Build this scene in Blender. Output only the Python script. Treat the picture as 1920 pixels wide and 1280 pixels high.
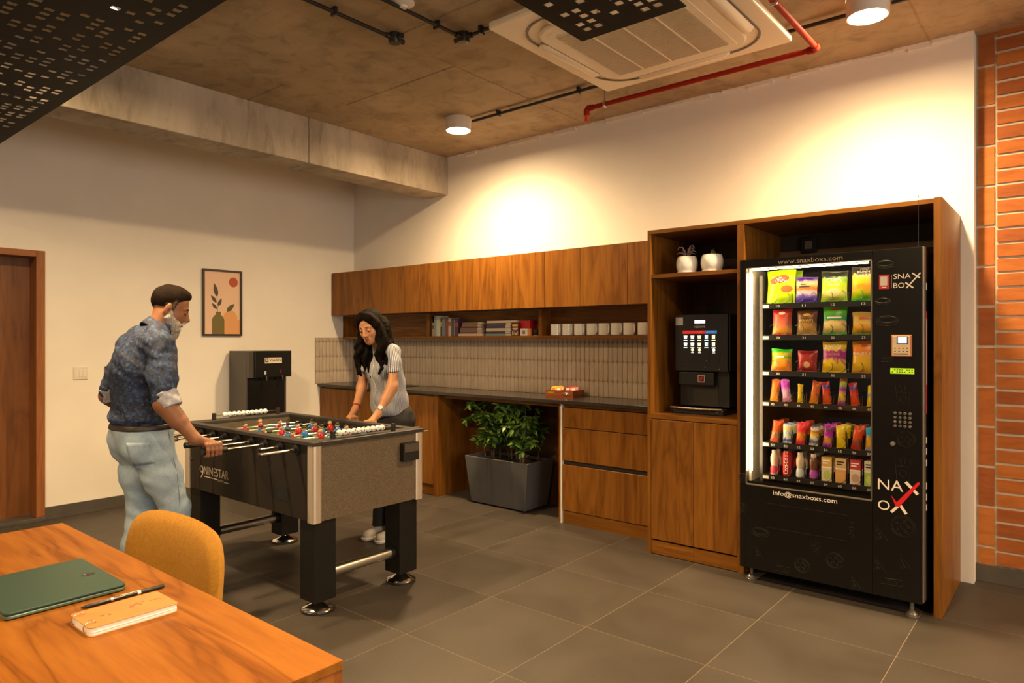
import bpy, math, random
import numpy as np
from mathutils import Vector, Matrix, Euler
random.seed(7)
for _o in list(bpy.data.objects):
    bpy.data.objects.remove(_o)
SCN = bpy.context.scene
COL = SCN.collection

# ---------------------------------------------------------------- camera, world, exposure
cd = bpy.data.cameras.new('camera')
cd.lens, cd.sensor_width, cd.shift_y = 24.0, 36.0, -2 / 1920
cd.clip_start, cd.clip_end = 0.05, 60
CAM = bpy.data.objects.new('camera', cd)
COL.objects.link(CAM)
CAM.location = (6.205, -4.72, 1.40)
CAM.rotation_euler = (math.radians(90), 0, math.radians(39.7))
SCN.camera = CAM
W = bpy.data.worlds.new('world')
SCN.world = W
W.use_nodes = True
W.node_tree.nodes['Background'].inputs[0].default_value = (1.0, .77, .54, 1)
W.node_tree.nodes['Background'].inputs[1].default_value = 0.19
SCN.view_settings.view_transform = 'Standard'
SCN.view_settings.look = 'None'
SCN.view_settings.exposure = 0.42
SCN.view_settings.gamma = 1.0
SCN.view_settings.use_curve_mapping = False
LAMP_RADIANCE = 350.0       # glowing diffuser
LAMP_WATTS = 300.0          # its downward beam
LAMP_COLOR = (1.0, .685, .345)
LED_RADIANCE = 40.0
H = 3.18            # ceiling height
# daylight through the window far to the right of the view
al_ = bpy.data.lights.new('window_daylight', 'AREA')
al_.shape, al_.size, al_.size_y, al_.energy, al_.color = 'RECTANGLE', 3.0, 1.7, 90.0, (1.0, .90, .78)
AL = bpy.data.objects.new('window_daylight', al_)
COL.objects.link(AL)
AL.location, AL.rotation_euler = (10.02, -3.9, 1.75), (math.radians(90), 0, math.radians(90))


# ---------------------------------------------------------------- mesh helpers
def wloc(o):
    v = Vector((0, 0, 0))
    while o is not None:
        v = v + o.location
        o = o.parent
    return v


def tag(o, label=None, cat=None, group=None, kind=None):
    if label: o['label'] = label
    if cat: o['category'] = cat
    if group: o['group'] = group
    if kind: o['kind'] = kind
    return o


def thing(name, loc, label, cat, group=None, rz=0, kind=None):
    o = bpy.data.objects.new(name, None)
    o.empty_display_size = .1
    COL.objects.link(o)
    o.location = loc
    o.rotation_euler = (0, 0, rz)
    return tag(o, label, cat, group, kind)


def copy_tree(o, parent=None):
    c = o.copy()
    COL.objects.link(c)
    c.parent = parent
    for ch in list(o.children):
        copy_tree(ch, c)
    return c


def link(name, me, parent=None, loc=(0, 0, 0), rot=None):
    o = bpy.data.objects.new(name, me)
    COL.objects.link(o)
    o.location = loc
    if rot: o.rotation_euler = rot
    o.parent = parent
    return o


def basis(d):
    d = Vector(d).normalized()
    a = Vector((0, 0, 1)) if abs(d.z) < .9 else Vector((1, 0, 0))
    u = d.cross(a).normalized()
    return u, d.cross(u).normalized()


class MB:
    def __init__(s):
        s.v, s.f, s.m, s.sm = [], [], [], []

    def face(s, idx, m=0, sm=False):
        s.f.append(tuple(idx)); s.m.append(m); s.sm.append(sm)

    def box(s, x0, x1, y0, y1, z0, z1, m=0):
        n = len(s.v)
        s.v += [(x, y, z) for z in (z0, z1) for y in (y0, y1) for x in (x0, x1)]
        for q in ((0, 2, 3, 1), (4, 5, 7, 6), (0, 1, 5, 4), (2, 6, 7, 3), (0, 4, 6, 2), (1, 3, 7, 5)):
            s.face([n + i for i in q], m)
        return s

    def hexa(s, pts, m=0):
        n = len(s.v)
        s.v += [tuple(p) for p in pts]
        for q in ((0, 2, 3, 1), (4, 5, 7, 6), (0, 1, 5, 4), (2, 6, 7, 3), (0, 4, 6, 2), (1, 3, 7, 5)):
            s.face([n + i for i in q], m)
        return s

    def ring(s, c, u, w, r, n, r2=None):
        k = len(s.v)
        r2 = r if r2 is None else r2
        c = Vector(c)
        for i in range(n):
            a = 2 * math.pi * i / n
            s.v.append(tuple(c + u * (r * math.cos(a)) + w * (r2 * math.sin(a))))
        return list(range(k, k + n))

    def bridge(s, a, b, m=0, sm=True):
        n = len(a)
        for i in range(n):
            s.face((a[i], a[(i + 1) % n], b[(i + 1) % n], b[i]), m, sm)

    def cyl(s, p0, p1, r0, r1=None, n=20, m=0, caps=True):
        r1 = r0 if r1 is None else r1
        u, w = basis(Vector(p1) - Vector(p0))
        a = s.ring(p0, u, w, r0, n)
        b = s.ring(p1, u, w, r1, n)
        s.bridge(a, b, m)
        if caps:
            s.face(a[::-1], m); s.face(b, m)
        return s

    def tube(s, pts, r, n=8, m=0, closed=False, caps=True):
        P = [Vector(p) for p in pts]
        R = r if isinstance(r, (list, tuple)) else [r] * len(P)
        rings = []
        u = None
        for i, p in enumerate(P):
            if closed:
                d = P[(i + 1) % len(P)] - P[i - 1]
            else:
                d = P[min(i + 1, len(P) - 1)] - P[max(i - 1, 0)]
            d.normalize()
            if u is None:
                u, w = basis(d)
            else:
                u = (u - d * u.dot(d))
                if u.length < 1e-6: u, w = basis(d)
                u.normalize()
                w = d.cross(u).normalized()
            rings.append(s.ring(p, u, w, R[i], n))
        for a, b in zip(rings, rings[1:]):
            s.bridge(a, b, m)
        if closed:
            s.bridge(rings[-1], rings[0], m)
        elif caps:
            s.face(rings[0][::-1], m); s.face(rings[-1], m)
        return s

    def lathe(s, prof, c=(0, 0, 0), n=28, m=0, caps=True):
        u, w = Vector((1, 0, 0)), Vector((0, 1, 0))
        rings = [s.ring((c[0], c[1], c[2] + z), u, w, max(r, 1e-4), n) for r, z in prof]
        for a, b in zip(rings, rings[1:]):
            s.bridge(a, b, m)
        if caps:
            s.face(rings[0][::-1], m); s.face(rings[-1], m)
        return s

    def ball(s, c, r, nu=16, nv=10, m=0, R=None):
        rx, ry, rz = (r, r, r) if not isinstance(r, (tuple, list)) else r
        R = R or Matrix.Identity(3)
        c = Vector(c)
        rings = []
        for j in range(nv + 1):
            t = math.pi * j / nv
            k = len(s.v)
            for i in range(nu):
                a = 2 * math.pi * i / nu
                rr = max(math.sin(t), 1e-3)
                s.v.append(tuple(c + R @ Vector((rx * rr * math.cos(a), ry * rr * math.sin(a), -rz * math.cos(t)))))
            rings.append(list(range(k, k + nu)))
        for a, b in zip(rings, rings[1:]):
            s.bridge(a, b, m)
        s.face(rings[0][::-1], m, True); s.face(rings[-1], m, True)
        return s

    def prism(s, poly, O, U, V, N, d, m=0):
        """polygon (2D list) in frame O,U,V extruded by d along N"""
        O, U, V, N = Vector(O), Vector(U), Vector(V), Vector(N)
        n = len(s.v)
        k = len(poly)
        for z in (0, d):
            s.v += [tuple(O + U * a + V * b + N * z) for a, b in poly]
        s.face(list(range(n + k - 1, n - 1, -1)), m)
        s.face(list(range(n + k, n + 2 * k)), m)
        for i in range(k):
            j = (i + 1) % k
            s.face((n + i, n + j, n + k + j, n + k + i), m)
        return s

    def mesh(s, name, mats=None, off=(0, 0, 0), smooth=None):
        me = bpy.data.meshes.new(name)
        ox, oy, oz = off
        me.from_pydata([(x - ox, y - oy, z - oz) for x, y, z in s.v], [], s.f)
        mats = mats if isinstance(mats, (list, tuple)) else [mats]
        for mt in mats:
            if mt: me.materials.append(mt)
        me.polygons.foreach_set('material_index', s.m)
        me.polygons.foreach_set('use_smooth', [True] * len(s.f) if smooth else s.sm)
        if any(s.sm) or smooth:
            try: me.set_sharp_from_angle(angle=.7)
            except Exception: pass
        me.update()
        return me

    def build(s, name, mats, parent=None, bevel=0, seg=2, world=True, origin=None, smooth=None, loc=None, rot=None):
        """verts are in world space when world=True: they are re-based on the parent (or the own centre of the base)"""
        if not world:
            off = Vector((0, 0, 0)); l = Vector(loc or (0, 0, 0))
        elif parent is not None:
            off = wloc(parent); l = Vector((0, 0, 0))
            if origin is not None:
                l = Vector(origin) - off; off = Vector(origin)
        else:
            if origin is None:
                a = np.array(s.v)
                origin = ((a[:, 0].min() + a[:, 0].max()) / 2, (a[:, 1].min() + a[:, 1].max()) / 2, a[:, 2].min())
            off = Vector(origin); l = Vector(origin)
        o = link(name, s.mesh(name, mats, off, smooth), parent, l, rot)
        if bevel:
            b = o.modifiers.new('bevel', 'BEVEL')
            b.width, b.segments, b.limit_method, b.angle_limit = bevel, seg, 'ANGLE', .6
            b.harden_normals = False
        return o


def rrect(x0, x1, y0, y1, r, n=5):
    pts = []
    for cx, cy, a0 in ((x1 - r, y1 - r, 0), (x0 + r, y1 - r, 90), (x0 + r, y0 + r, 180), (x1 - r, y0 + r, 270)):
        for i in range(n + 1):
            a = math.radians(a0 + 90 * i / n)
            pts.append((cx + r * math.cos(a), cy + r * math.sin(a)))
    return pts


def ell(cx, cy, rx, ry, n=24):
    return [(cx + rx * math.cos(2 * math.pi * i / n), cy + ry * math.sin(2 * math.pi * i / n)) for i in range(n)]


_TXT = {}


def text(name, s, O, U, V, w, h, mat, parent, depth=.0012, warp=None, slant=0):
    """flat lettering: text s fitted into a w x h box whose lower left corner is O, axes U (right) V (up)"""
    if s not in _TXT:
        cu = bpy.data.curves.new('lettering', 'FONT')
        cu.body = s
        cu.resolution_u = 3
        ob = bpy.data.objects.new('lettering', cu)
        COL.objects.link(ob)
        dg = bpy.context.evaluated_depsgraph_get()
        dg.update()
        me = bpy.data.meshes.new_from_object(ob.evaluated_get(dg))
        vs = np.array([v.co[:] for v in me.vertices])
        fs = [tuple(p.vertices) for p in me.polygons]
        bpy.data.objects.remove(ob)
        _TXT[s] = (vs, fs)
    vs, fs = _TXT[s]
    lo, hi = vs.min(0), vs.max(0)
    O, U, V = Vector(O), Vector(U).normalized(), Vector(V).normalized()
    N = U.cross(V)
    mb = MB()
    for p in vs:
        a = (p[0] - lo[0]) / (hi[0] - lo[0]) * w
        b = (p[1] - lo[1]) / (hi[1] - lo[1]) * h
        q = O + U * (a + slant * b) + V * b + N * depth
        mb.v.append(tuple(warp(q) if warp else q))
    for f in fs: mb.face(f)
    return mb.build(name, mat, parent)


# ---------------------------------------------------------------- materials
MATS = {}


def mat(name, base=(.8, .8, .8), rough=.5, metal=0, spec=.5, emit=None, es=0, coat=0, sheen=0):
    if name in MATS: return MATS[name]
    m = bpy.data.materials.new(name)
    m.use_nodes = True
    b = m.node_tree.nodes['Principled BSDF']
    b.inputs['Base Color'].default_value = (*base, 1)
    b.inputs['Roughness'].default_value = rough
    b.inputs['Metallic'].default_value = metal
    b.inputs['Specular IOR Level'].default_value = spec
    b.inputs['Coat Weight'].default_value = coat
    b.inputs['Sheen Weight'].default_value = sheen
    if emit:
        b.inputs['Emission Color'].default_value = (*emit, 1)
        b.inputs['Emission Strength'].default_value = es
    MATS[name] = m
    return m


class NT:
    def __init__(s, m):
        s.m = m; s.t = m.node_tree; s.b = s.t.nodes['Principled BSDF']

    def n(s, typ, ins=None, **kw):
        nd = s.t.nodes.new(typ)
        for k, v in kw.items(): setattr(nd, k, v)
        for k, v in (ins or {}).items():
            if isinstance(v, bpy.types.NodeSocket): s.t.links.new(v, nd.inputs[k])
            else: nd.inputs[k].default_value = v
        return nd

    def l(s, a, b): s.t.links.new(a, b)

    def ramp(s, fac, stops, interp='LINEAR'):
        r = s.n('ShaderNodeValToRGB', {0: fac})
        r.color_ramp.interpolation = interp
        e = r.color_ramp.elements
        while len(e) > 1: e.remove(e[-1])
        e[0].position, e[0].color = stops[0][0], (*stops[0][1], 1)
        for p, c in stops[1:]:
            x = e.new(p); x.color = (*c, 1)
        return r.outputs[0]

    def coord(s, kind='Object', scale=(1, 1, 1), rnd=0.0, rot=(0, 0, 0)):
        tc = s.n('ShaderNodeTexCoord')
        v = tc.outputs[kind]
        if rnd:
            oi = s.n('ShaderNodeObjectInfo')
            mu = s.n('ShaderNodeMath', {0: oi.outputs['Random'], 1: rnd}, operation='MULTIPLY')
            cb = s.n('ShaderNodeCombineXYZ', {0: mu.outputs[0], 1: mu.outputs[0], 2: mu.outputs[0]})
            v = s.n('ShaderNodeVectorMath', {0: v, 1: cb.outputs[0]}, operation='ADD').outputs[0]
        return s.n('ShaderNodeMapping', {'Vector': v, 'Scale': scale, 'Rotation': rot}).outputs[0]

    def noise(s, vec, scale, detail=4, rough=.55, dist=0):
        return s.n('ShaderNodeTexNoise', {'Vector': vec, 'Scale': scale, 'Detail': detail, 'Roughness': rough, 'Distortion': dist}).outputs[0]

    def bump(s, h, strength=.2, dist=.01):
        s.l(s.n('ShaderNodeBump', {'Height': h, 'Strength': strength, 'Distance': dist}).outputs[0], s.b.inputs['Normal'])

    def mix(s, f, a, b, mode='MIX'):
        nd = s.n('ShaderNodeMix', data_type='RGBA', blend_type=mode)
        for k, v in ((0, f), (6, a), (7, b)):
            if isinstance(v, bpy.types.NodeSocket): s.l(v, nd.inputs[k])
            else: nd.inputs[k].default_value = v if k == 0 else (*v, 1)
        return nd.outputs[2]

    def col(s, sock): s.l(sock, s.b.inputs['Base Color'])


def wood(name, axis, dark, mid, light, rough=.38, spec=.35, big=1.0, rnd=9.0):
    if name in MATS: return MATS[name]
    m = mat(name, mid, rough, spec=spec)
    t = NT(m)
    st = [14.0, 14.0, 14.0]; st['xyz'.index(axis)] = .9
    v = t.coord('Object', tuple(st), rnd)
    fine = t.noise(v, 3.2, 5, .6, .3)
    st2 = [3.2 * big] * 3; st2['xyz'.index(axis)] = .42 * big
    v2 = t.coord('Object', tuple(st2), rnd)
    broad = t.noise(v2, 1.6, 3, .5, 1.2)
    fr = t.n('ShaderNodeMath', {0: broad, 1: 9.0}, operation='MULTIPLY')
    wv = t.n('ShaderNodeMath', {0: fr.outputs[0], 1: 1.0}, operation='PINGPONG').outputs[0]
    c1 = t.ramp(fine, [(.3, dark), (.5, mid), (.72, light)])
    c2 = t.ramp(wv, [(0, dark), (.25, mid), (1, light)])
    t.col(t.mix(.55, c1, c2))
    t.bump(fine, .05, .002)
    return m


M = {}
M['wood'] = wood('walnut_laminate', 'z', (.110, .037, .0045), (.192, .070, .0085), (.278, .112, .016), spec=.25)
M['wood_x'] = wood('walnut_laminate_flat', 'x', (.110, .037, .0045), (.192, .070, .0085), (.278, .112, .016), spec=.25)
M['wood_table'] = wood('teak_laminate', 'x', (.105, .030, .0035), (.215, .072, .009), (.300, .112, .016), rough=.46, spec=.10, big=1.15)
M['wood_edge'] = wood('teak_edge', 'x', (.15, .044, .007), (.21, .066, .010), (.26, .085, .015))
M['wood_door'] = wood('door_wood', 'z', (.105, .036, .009), (.15, .053, .013), (.20, .076, .020), rough=.42)
M['wood_frame'] = wood('door_frame_wood', 'z', (.22, .075, .022), (.27, .10, .03), (.32, .125, .04), rough=.45)
M['black'] = mat('black_matte', (.012, .011, .010), .45)
M['black_gloss'] = mat('black_gloss', (.008, .008, .008), .16)
M['dark'] = mat('dark_interior', (.018, .014, .011), .6)
M['chrome'] = mat('chrome', (.82, .80, .77), .12, 1)
M['steel'] = mat('brushed_steel', (.62, .58, .53), .3, 1)
M['white'] = mat('white_plastic', (.78, .77, .74), .4)
M['ceramic'] = mat('white_ceramic', (.82, .81, .79), .14)
M['ink_white'] = mat('white_ink', (.78, .70, .62), .5)


def noisy(name, c0, c1, scale, rough, bump=0, bscale=None, spec=.5, metal=0, detail=5, rnd=0):
    m = mat(name, c0, rough, metal, spec)
    t = NT(m)
    v = t.coord('Object', (1, 1, 1), rnd)
    nz = t.noise(v, scale, detail)
    t.col(t.ramp(nz, [(.32, c0), (.68, c1)]))
    if bump: t.bump(t.noise(v, bscale or scale * 4, 4), bump, .004)
    return m


M['plaster'] = noisy('painted_plaster', (.76, .72, .66), (.80, .76, .70), 2.5, .75, .12, 60)
M['mortar'] = noisy('mortar', (.46, .38, .29), (.56, .47, .37), 30, .9, .3, 120)


def concrete():
    m = mat('fair_faced_concrete', (.4, .36, .3), .8)
    t = NT(m)
    v = t.coord('Object', (1, 1, 1))
    a = t.noise(v, 1.1, 8, .62, .4)
    b = t.noise(v, 6, 7, .65, .8)
    c = t.noise(t.coord('Object', (.6, 2.5, 1)), 9, 5, .6, .5)
    ca = t.ramp(a, [(.3, (.27, .200, .122)), (.5, (.36, .275, .175)), (.7, (.44, .345, .235))])
    cb = t.ramp(b, [(.27, (.55, .51, .47)), (.50, (1, 1, 1)), (.75, (1.12, 1.10, 1.06))])
    cc = t.ramp(c, [(.28, (.74, .70, .66)), (.42, (1, 1, 1))])
    t.col(t.mix(.75, t.mix(.8, ca, cb, 'MULTIPLY'), cc, 'MULTIPLY'))
    t.bump(b, .25, .006)
    return m


def beam_concrete():
    m = mat('beam_concrete', (.5, .46, .4), .8)
    t = NT(m)
    a = t.noise(t.coord('Object', (1, 1, .3)), 2.2, 7, .6, .3)
    s = t.noise(t.coord('Object', (1, 3.2, .9)), 3.4, 7, .68, .5)
    ca = t.ramp(a, [(.3, (.24, .20, .15)), (.5, (.37, .32, .255)), (.72, (.50, .44, .36))])
    cs = t.ramp(s, [(.3, (.45, .41, .36)), (.5, (1, 1, 1)), (.8, (1.1, 1.08, 1.05))])
    p = t.noise(t.coord('Object'), 40, 3, .6)
    cp = t.ramp(p, [(.24, (.35, .3, .25)), (.33, (1, 1, 1))])
    t.col(t.mix(.7, t.mix(.6, ca, cs, 'MULTIPLY'), cp, 'MULTIPLY'))
    t.bump(p, .35, .006)
    return m


M['concrete'] = concrete()
M['beam'] = beam_concrete()


def tile_mat():
    m = mat('floor_tile', (.12, .1, .085), .5, spec=.35)
    t = NT(m)
    v = t.coord('Object', (1, 1, 1), 40)
    a = t.noise(v, 2.0, 5, .6, .5)
    b = t.noise(v, 180, 3, .7)
    ca = t.ramp(a, [(.3, (.049, .040, .0325)), (.7, (.067, .055, .045))])
    cb = t.ramp(b, [(.35, (.82, .82, .82)), (.65, (1.12, 1.12, 1.12))])
    t.col(t.mix(1, ca, cb, 'MULTIPLY'))
    t.l(t.ramp(a, [(.3, (.42,) * 3), (.7, (.56,) * 3)]), t.b.inputs['Roughness'])
    t.bump(b, .06, .002)
    return m


M['tile'] = tile_mat()
M['grout'] = noisy('floor_grout', (.16, .125, .09), (.20, .155, .11), 20, .9)


def brick_mat():
    m = mat('terracotta_brick', (.5, .15, .05), .72, spec=.3)
    t = NT(m)
    v = t.coord('Object', (1, 1, 1), 30)
    oi = t.n('ShaderNodeObjectInfo')
    base = t.ramp(oi.outputs['Random'], [(0, (.28, .080, .020)), (.5, (.38, .118, .024)), (1, (.45, .155, .033))])
    a = t.noise(t.coord('Object', (1, 1, 4), 30), 7, 5, .6, .6)
    t.col(t.mix(.7, base, t.ramp(a, [(.28, (.68, .62, .58)), (.6, (1.05, 1.02, 1))]), 'MULTIPLY'))
    t.bump(t.noise(v, 45, 4), .25, .004)
    return m


M['brick'] = brick_mat()


def glass_mat(name, tint=(1, 1, 1), refl=.06):
    m = bpy.data.materials.new(name)
    m.use_nodes = True
    t = m.node_tree
    for nd in list(t.nodes): t.nodes.remove(nd)
    out = t.nodes.new('ShaderNodeOutputMaterial')
    mx = t.nodes.new('ShaderNodeMixShader')
    tr = t.nodes.new('ShaderNodeBsdfTransparent')
    gl = t.nodes.new('ShaderNodeBsdfGlossy')
    fr = t.nodes.new('ShaderNodeFresnel')
    fr.inputs[0].default_value = 1.28
    tr.inputs[0].default_value = (*tint, 1)
    gl.inputs['Roughness'].default_value = .02
    t.links.new(fr.outputs[0], mx.inputs[0])
    t.links.new(tr.outputs[0], mx.inputs[1])
    t.links.new(gl.outputs[0], mx.inputs[2])
    t.links.new(mx.outputs[0], out.inputs[0])
    return m


M['glass'] = glass_mat('clear_glass')


def struct(o, label=None):
    return tag(o, label=label, kind='structure')


def wl(*a):
    return tuple(a)


# ---------------------------------------------------------------- room shell
XR, YN = 10.0, -8.5        # how far the open-plan room is modelled towards the camera's side
floor = MB().box(-.2, XR, YN, .3, -.08, -.0006).build('floor', M['grout'])
struct(floor, 'dark grey square floor tiles with thin pale grout lines')
tp = .615
tile_me = MB().box(-tp / 2 + .0018, tp / 2 - .0018, -tp / 2 + .0018, tp / 2 - .0018, -.012, 0).mesh('tile', M['tile'])
for i in range(-8, 6):
    for j in range(-5, 4):
        cx, cy = 4.352 + tp * (i + .5), -1.92 + tp * (j + .5)
        if cx < -.3 or cy > .32: continue
        # only tiles that the view can take in are laid singly, the rest of the floor below is plain
        link('tile', tile_me, floor, Vector((cx, cy, 0)) - floor.location)
# the remaining floor towards the viewer
far = MB()
for i in range(-8, 10):
    for j in range(-11, 4):
        if -8 <= i < 6 and -5 <= j < 4: continue
        cx, cy = 4.352 + tp * (i + .5), -1.92 + tp * (j + .5)
        far.box(cx - tp / 2 + .0018, cx + tp / 2 - .0018, cy - tp / 2 + .0018, cy + tp / 2 - .0018, -.012, 0)
tag(far.build('tile_field', M['tile'], floor), kind='stuff')

ceiling = MB().box(-.2, XR, YN, .3, H + .004, H + .2).build('ceiling', M['concrete'])
struct(ceiling, 'bare fair-faced concrete ceiling with shuttering seams')
xs = [-.2, .72, 1.94, 3.088, 4.30, 5.52, 6.74, 7.96, 9.2]
for i, (xa, xb) in enumerate(zip(xs, xs[1:])):
    ys = [.3, -2.08, -4.5, -7.0] if i % 2 else [.3, -1.55, -3.9, -6.3]
    for j, (ya, yb) in enumerate(zip(ys, ys[1:])):
        dz = random.uniform(0, .003)
        MB().box(xa + .004, xb - .004, yb + .004, ya - .004, H + dz - .001, H + .01).build('ceiling_panel', M['concrete'], ceiling, bevel=.003, seg=1)

wleft = MB()
DY0, DY1, DZ = -3.97, -2.951, 2.095
wleft.box(-.25, 0, DY1, .3, 0, H + .02)
wleft.box(-.25, 0, YN, DY0, 0, H + .02)
wleft.box(-.25, 0, DY0, DY1, DZ, H + .02)
struct(wleft.build('wall_left', M['plaster']), 'cream painted wall with the wooden door and framed print')
struct(MB().box(0, 5.742, 0, .25, 0, H + .02).build('wall_back', M['plaster']), 'cream painted wall above the wooden cabinets')

bw = MB().box(5.742, 8.5, .100, .3, 0, H + .02).build('wall_right', M['mortar'])
struct(bw, 'terracotta brick wall with pale mortar joints')
zs, ph = [], .2325
sold = MB().box(-.0385, .0385, -.003, .01, -ph / 2 + .008, ph / 2 - .008).mesh('brick', M['brick'])
z = .10 + ph / 2 - .13
while z < H + .15:
    o = link('brick', sold, bw, Vector((5.792, .096 + random.uniform(-.002, .002), z)) - bw.location)
    z += ph
rp = .0845
stre = MB().box(-.121, .121, -.003, .012, -rp / 2 + .0085, rp / 2 - .0085).mesh('brick', M['brick'])
z = .10 + rp / 2
while z < H + .04:
    for k in range(3):
        link('brick', stre, bw, Vector((5.842 + .123 + k * .254, .094 + random.uniform(-.003, .001), z)) - bw.location)
    z += rp
for nm, me in (('brick', sold), ('brick', stre)):
    pass
bm_ = noisy('skirting_tile', (.060, .052, .045), (.085, .073, .062), 6, .5)
struct(MB().box(0, .012, DY1, -.6, 0, .098).build('baseboard_left', bm_, bevel=.002), 'dark tile skirting along the cream wall')
struct(MB().box(0, .012, YN, DY0, 0, .098).build('baseboard_front', bm_, bevel=.002), 'dark tile skirting beyond the door')
struct(MB().box(5.68, 8.4, .078, .1, 0, .10).build('baseboard_right', bm_, bevel=.002), 'dark tile skirting below the brick wall')

# concrete beam under the slab, cast in lengths
beam = MB().box(1.174, 1.476, -1.559, 0, 2.815, H).build('trim_1', M['beam'], bevel=.006)
struct(beam, 'deep concrete ceiling beam running beside the cream wall')
for a, b in ((-4.2, -1.563), (YN, -4.204)):
    MB().box(1.176, 1.475, a, b, 2.817, H).build('beam_length', M['beam'], beam, bevel=.006)
# plaster lip where the wall meets the slab
lip = MB()
x = 1.48
while x < 5.7:
    w = random.uniform(.06, .2)
    lip.box(x, min(x + w, 5.74), -random.uniform(.004, .022), .002, H - random.uniform(.006, .034), H + .002)
    x += w
struct(lip.build('trim_2', M['plaster']), 'rough plaster edge between wall and concrete ceiling')

# door
door = MB().box(-.19, -.15, DY0 + .06, DY1 - .06, .012, DZ - .05).build('door_1', M['wood_door'])
struct(door, 'brown wooden door set deep in a wooden frame')
MB().box(-.25, .012, DY1 - .06, DY1, 0.03, DZ).build('door_frame', M['wood_frame'], door, bevel=.003)
MB().box(-.25, .012, DY0, DY0 + .06, 0.03, DZ).build('door_frame', M['wood_frame'], door, bevel=.003)
MB().box(-.25, .012, DY0 + .06, DY1 - .06, DZ - .05, DZ).build('door_frame', wood('door_head_wood', 'y', (.22, .075, .022), (.27, .10, .03), (.32, .125, .04)), door, bevel=.003)
MB().box(-.25, .03, DY0, DY1, 0, .03).build('threshold', bm_, door, bevel=.003)


# window in the far side wall, out of view: the daylight in the room comes from here
win = MB().box(9.99, 10.0, -5.4, -2.4, .9, 2.6).build('window_1', M['glass'])
struct(win, 'wide window in the side wall out of view')
wfm = mat('window_frame_grey', (.25, .25, .26), .5)
for a in ((-5.46, -5.4, .84, 2.66), (-2.4, -2.34, .84, 2.66), (-5.4, -2.4, .84, .9), (-5.4, -2.4, 2.6, 2.66), (-3.92, -3.88, .9, 2.6)):
    MB().box(9.96, 10.04, *a).build('window_frame', wfm, win)
sw = MB()
for a in ((YN, -5.46, 0, H), (-2.34, .3, 0, H), (-5.46, -2.34, 0, .84), (-5.46, -2.34, 2.66, H)):
    sw.box(10.0, 10.2, *a)
struct(sw.build('wall_front', M['plaster']), 'cream side wall with a window out of view')


# ---------------------------------------------------------------- ceiling lamps
M['lamp_body'] = mat('lamp_body', (.72, .66, .58), .5)
M['lamp_face'] = mat('lamp_diffuser', (.9, .9, .9), .5, emit=LAMP_COLOR, es=LAMP_RADIANCE)


def lamp(x, y, label):
    r = thing('ceiling_lamp', (x, y, H), label, 'ceiling lamp', 'surface-mounted ceiling lamps')
    b = MB()
    b.lathe([(.102, 0), (.102, -.098), (.100, -.1), (.094, -.1), (.094, -.085)], (0, 0, 0), 36, caps=False)
    b.build('lamp_body', M['lamp_body'], r, world=False)
    d = MB()
    k = d.ring((0, 0, -.092), Vector((1, 0, 0)), Vector((0, 1, 0)), .0935, 32)
    d.face(k[::-1])
    d.build('diffuser', M['lamp_face'], r, world=False)
    ld_ = bpy.data.lights.new('lamp_beam', 'SPOT')
    ld_.energy, ld_.color, ld_.spot_size, ld_.spot_blend, ld_.shadow_soft_size = LAMP_WATTS, LAMP_COLOR, math.radians(160), 1.0, .08
    lo_ = bpy.data.objects.new('lamp_beam', ld_)
    COL.objects.link(lo_)
    lo_.location, lo_.parent = (0, 0, -.105), r
    return r


lamp(2.375, -.78, 'round white lamp glowing above the wooden wall cabinets')
lamp(5.36, -.81, 'round white lamp glowing above the vending machine')
lamp(2.37, -3.39, 'round lamp glowing through the perforated black panel')
lamp(5.36, -3.39, 'round white lamp out of view over the wooden table')
lamp(8.35, -.8, 'round white lamp out of view by the brick wall')
lamp(8.35, -3.4, 'round white lamp out of view behind the viewer')
lamp(2.37, -6.0, 'round white lamp out of view beyond the wooden door')
lamp(5.36, -6.0, 'round white lamp out of view behind the wooden table')


# ================================================================ things on the ceiling
M['conduit'] = mat('black_conduit', (.02, .018, .016), .35)
M['red_pipe'] = mat('red_pipe_paint', (.30, .022, .012), .6, spec=.08)


def conduit(pts, label, clips=()):
    r = thing('conduit', pts[0], label, 'conduit', 'black conduit runs')
    MB().tube(pts, .0115, 10).build('conduit_tube', M['conduit'], r)
    for (x, y) in clips:
        b = MB()
        d = Vector(pts[1]) - Vector(pts[0])
        if abs(d.x) > abs(d.y): b.box(x - .008, x + .008, y - .022, y + .022, H - .045, H)
        else: b.box(x - .022, x + .022, y - .008, y + .008, H - .045, H)
        b.build('conduit_clip', M['conduit'], r, bevel=.003)
    return r


def jbox(x, y, label, arms):
    r = thing('junction_box', (x, y, H), label, 'junction box', 'round black junction boxes')
    MB().lathe([(.036, 0), (.036, -.05), (.033, -.056), (0.0, -.057)], (0, 0, 0), 24).build('box_body', M['conduit'], r, world=False)
    for dx, dy in arms:
        MB().cyl((dx * .03, dy * .03, -.028), (dx * .065, dy * .065, -.028), .016, n=14).build('spout', M['conduit'], r, world=False)


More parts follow.
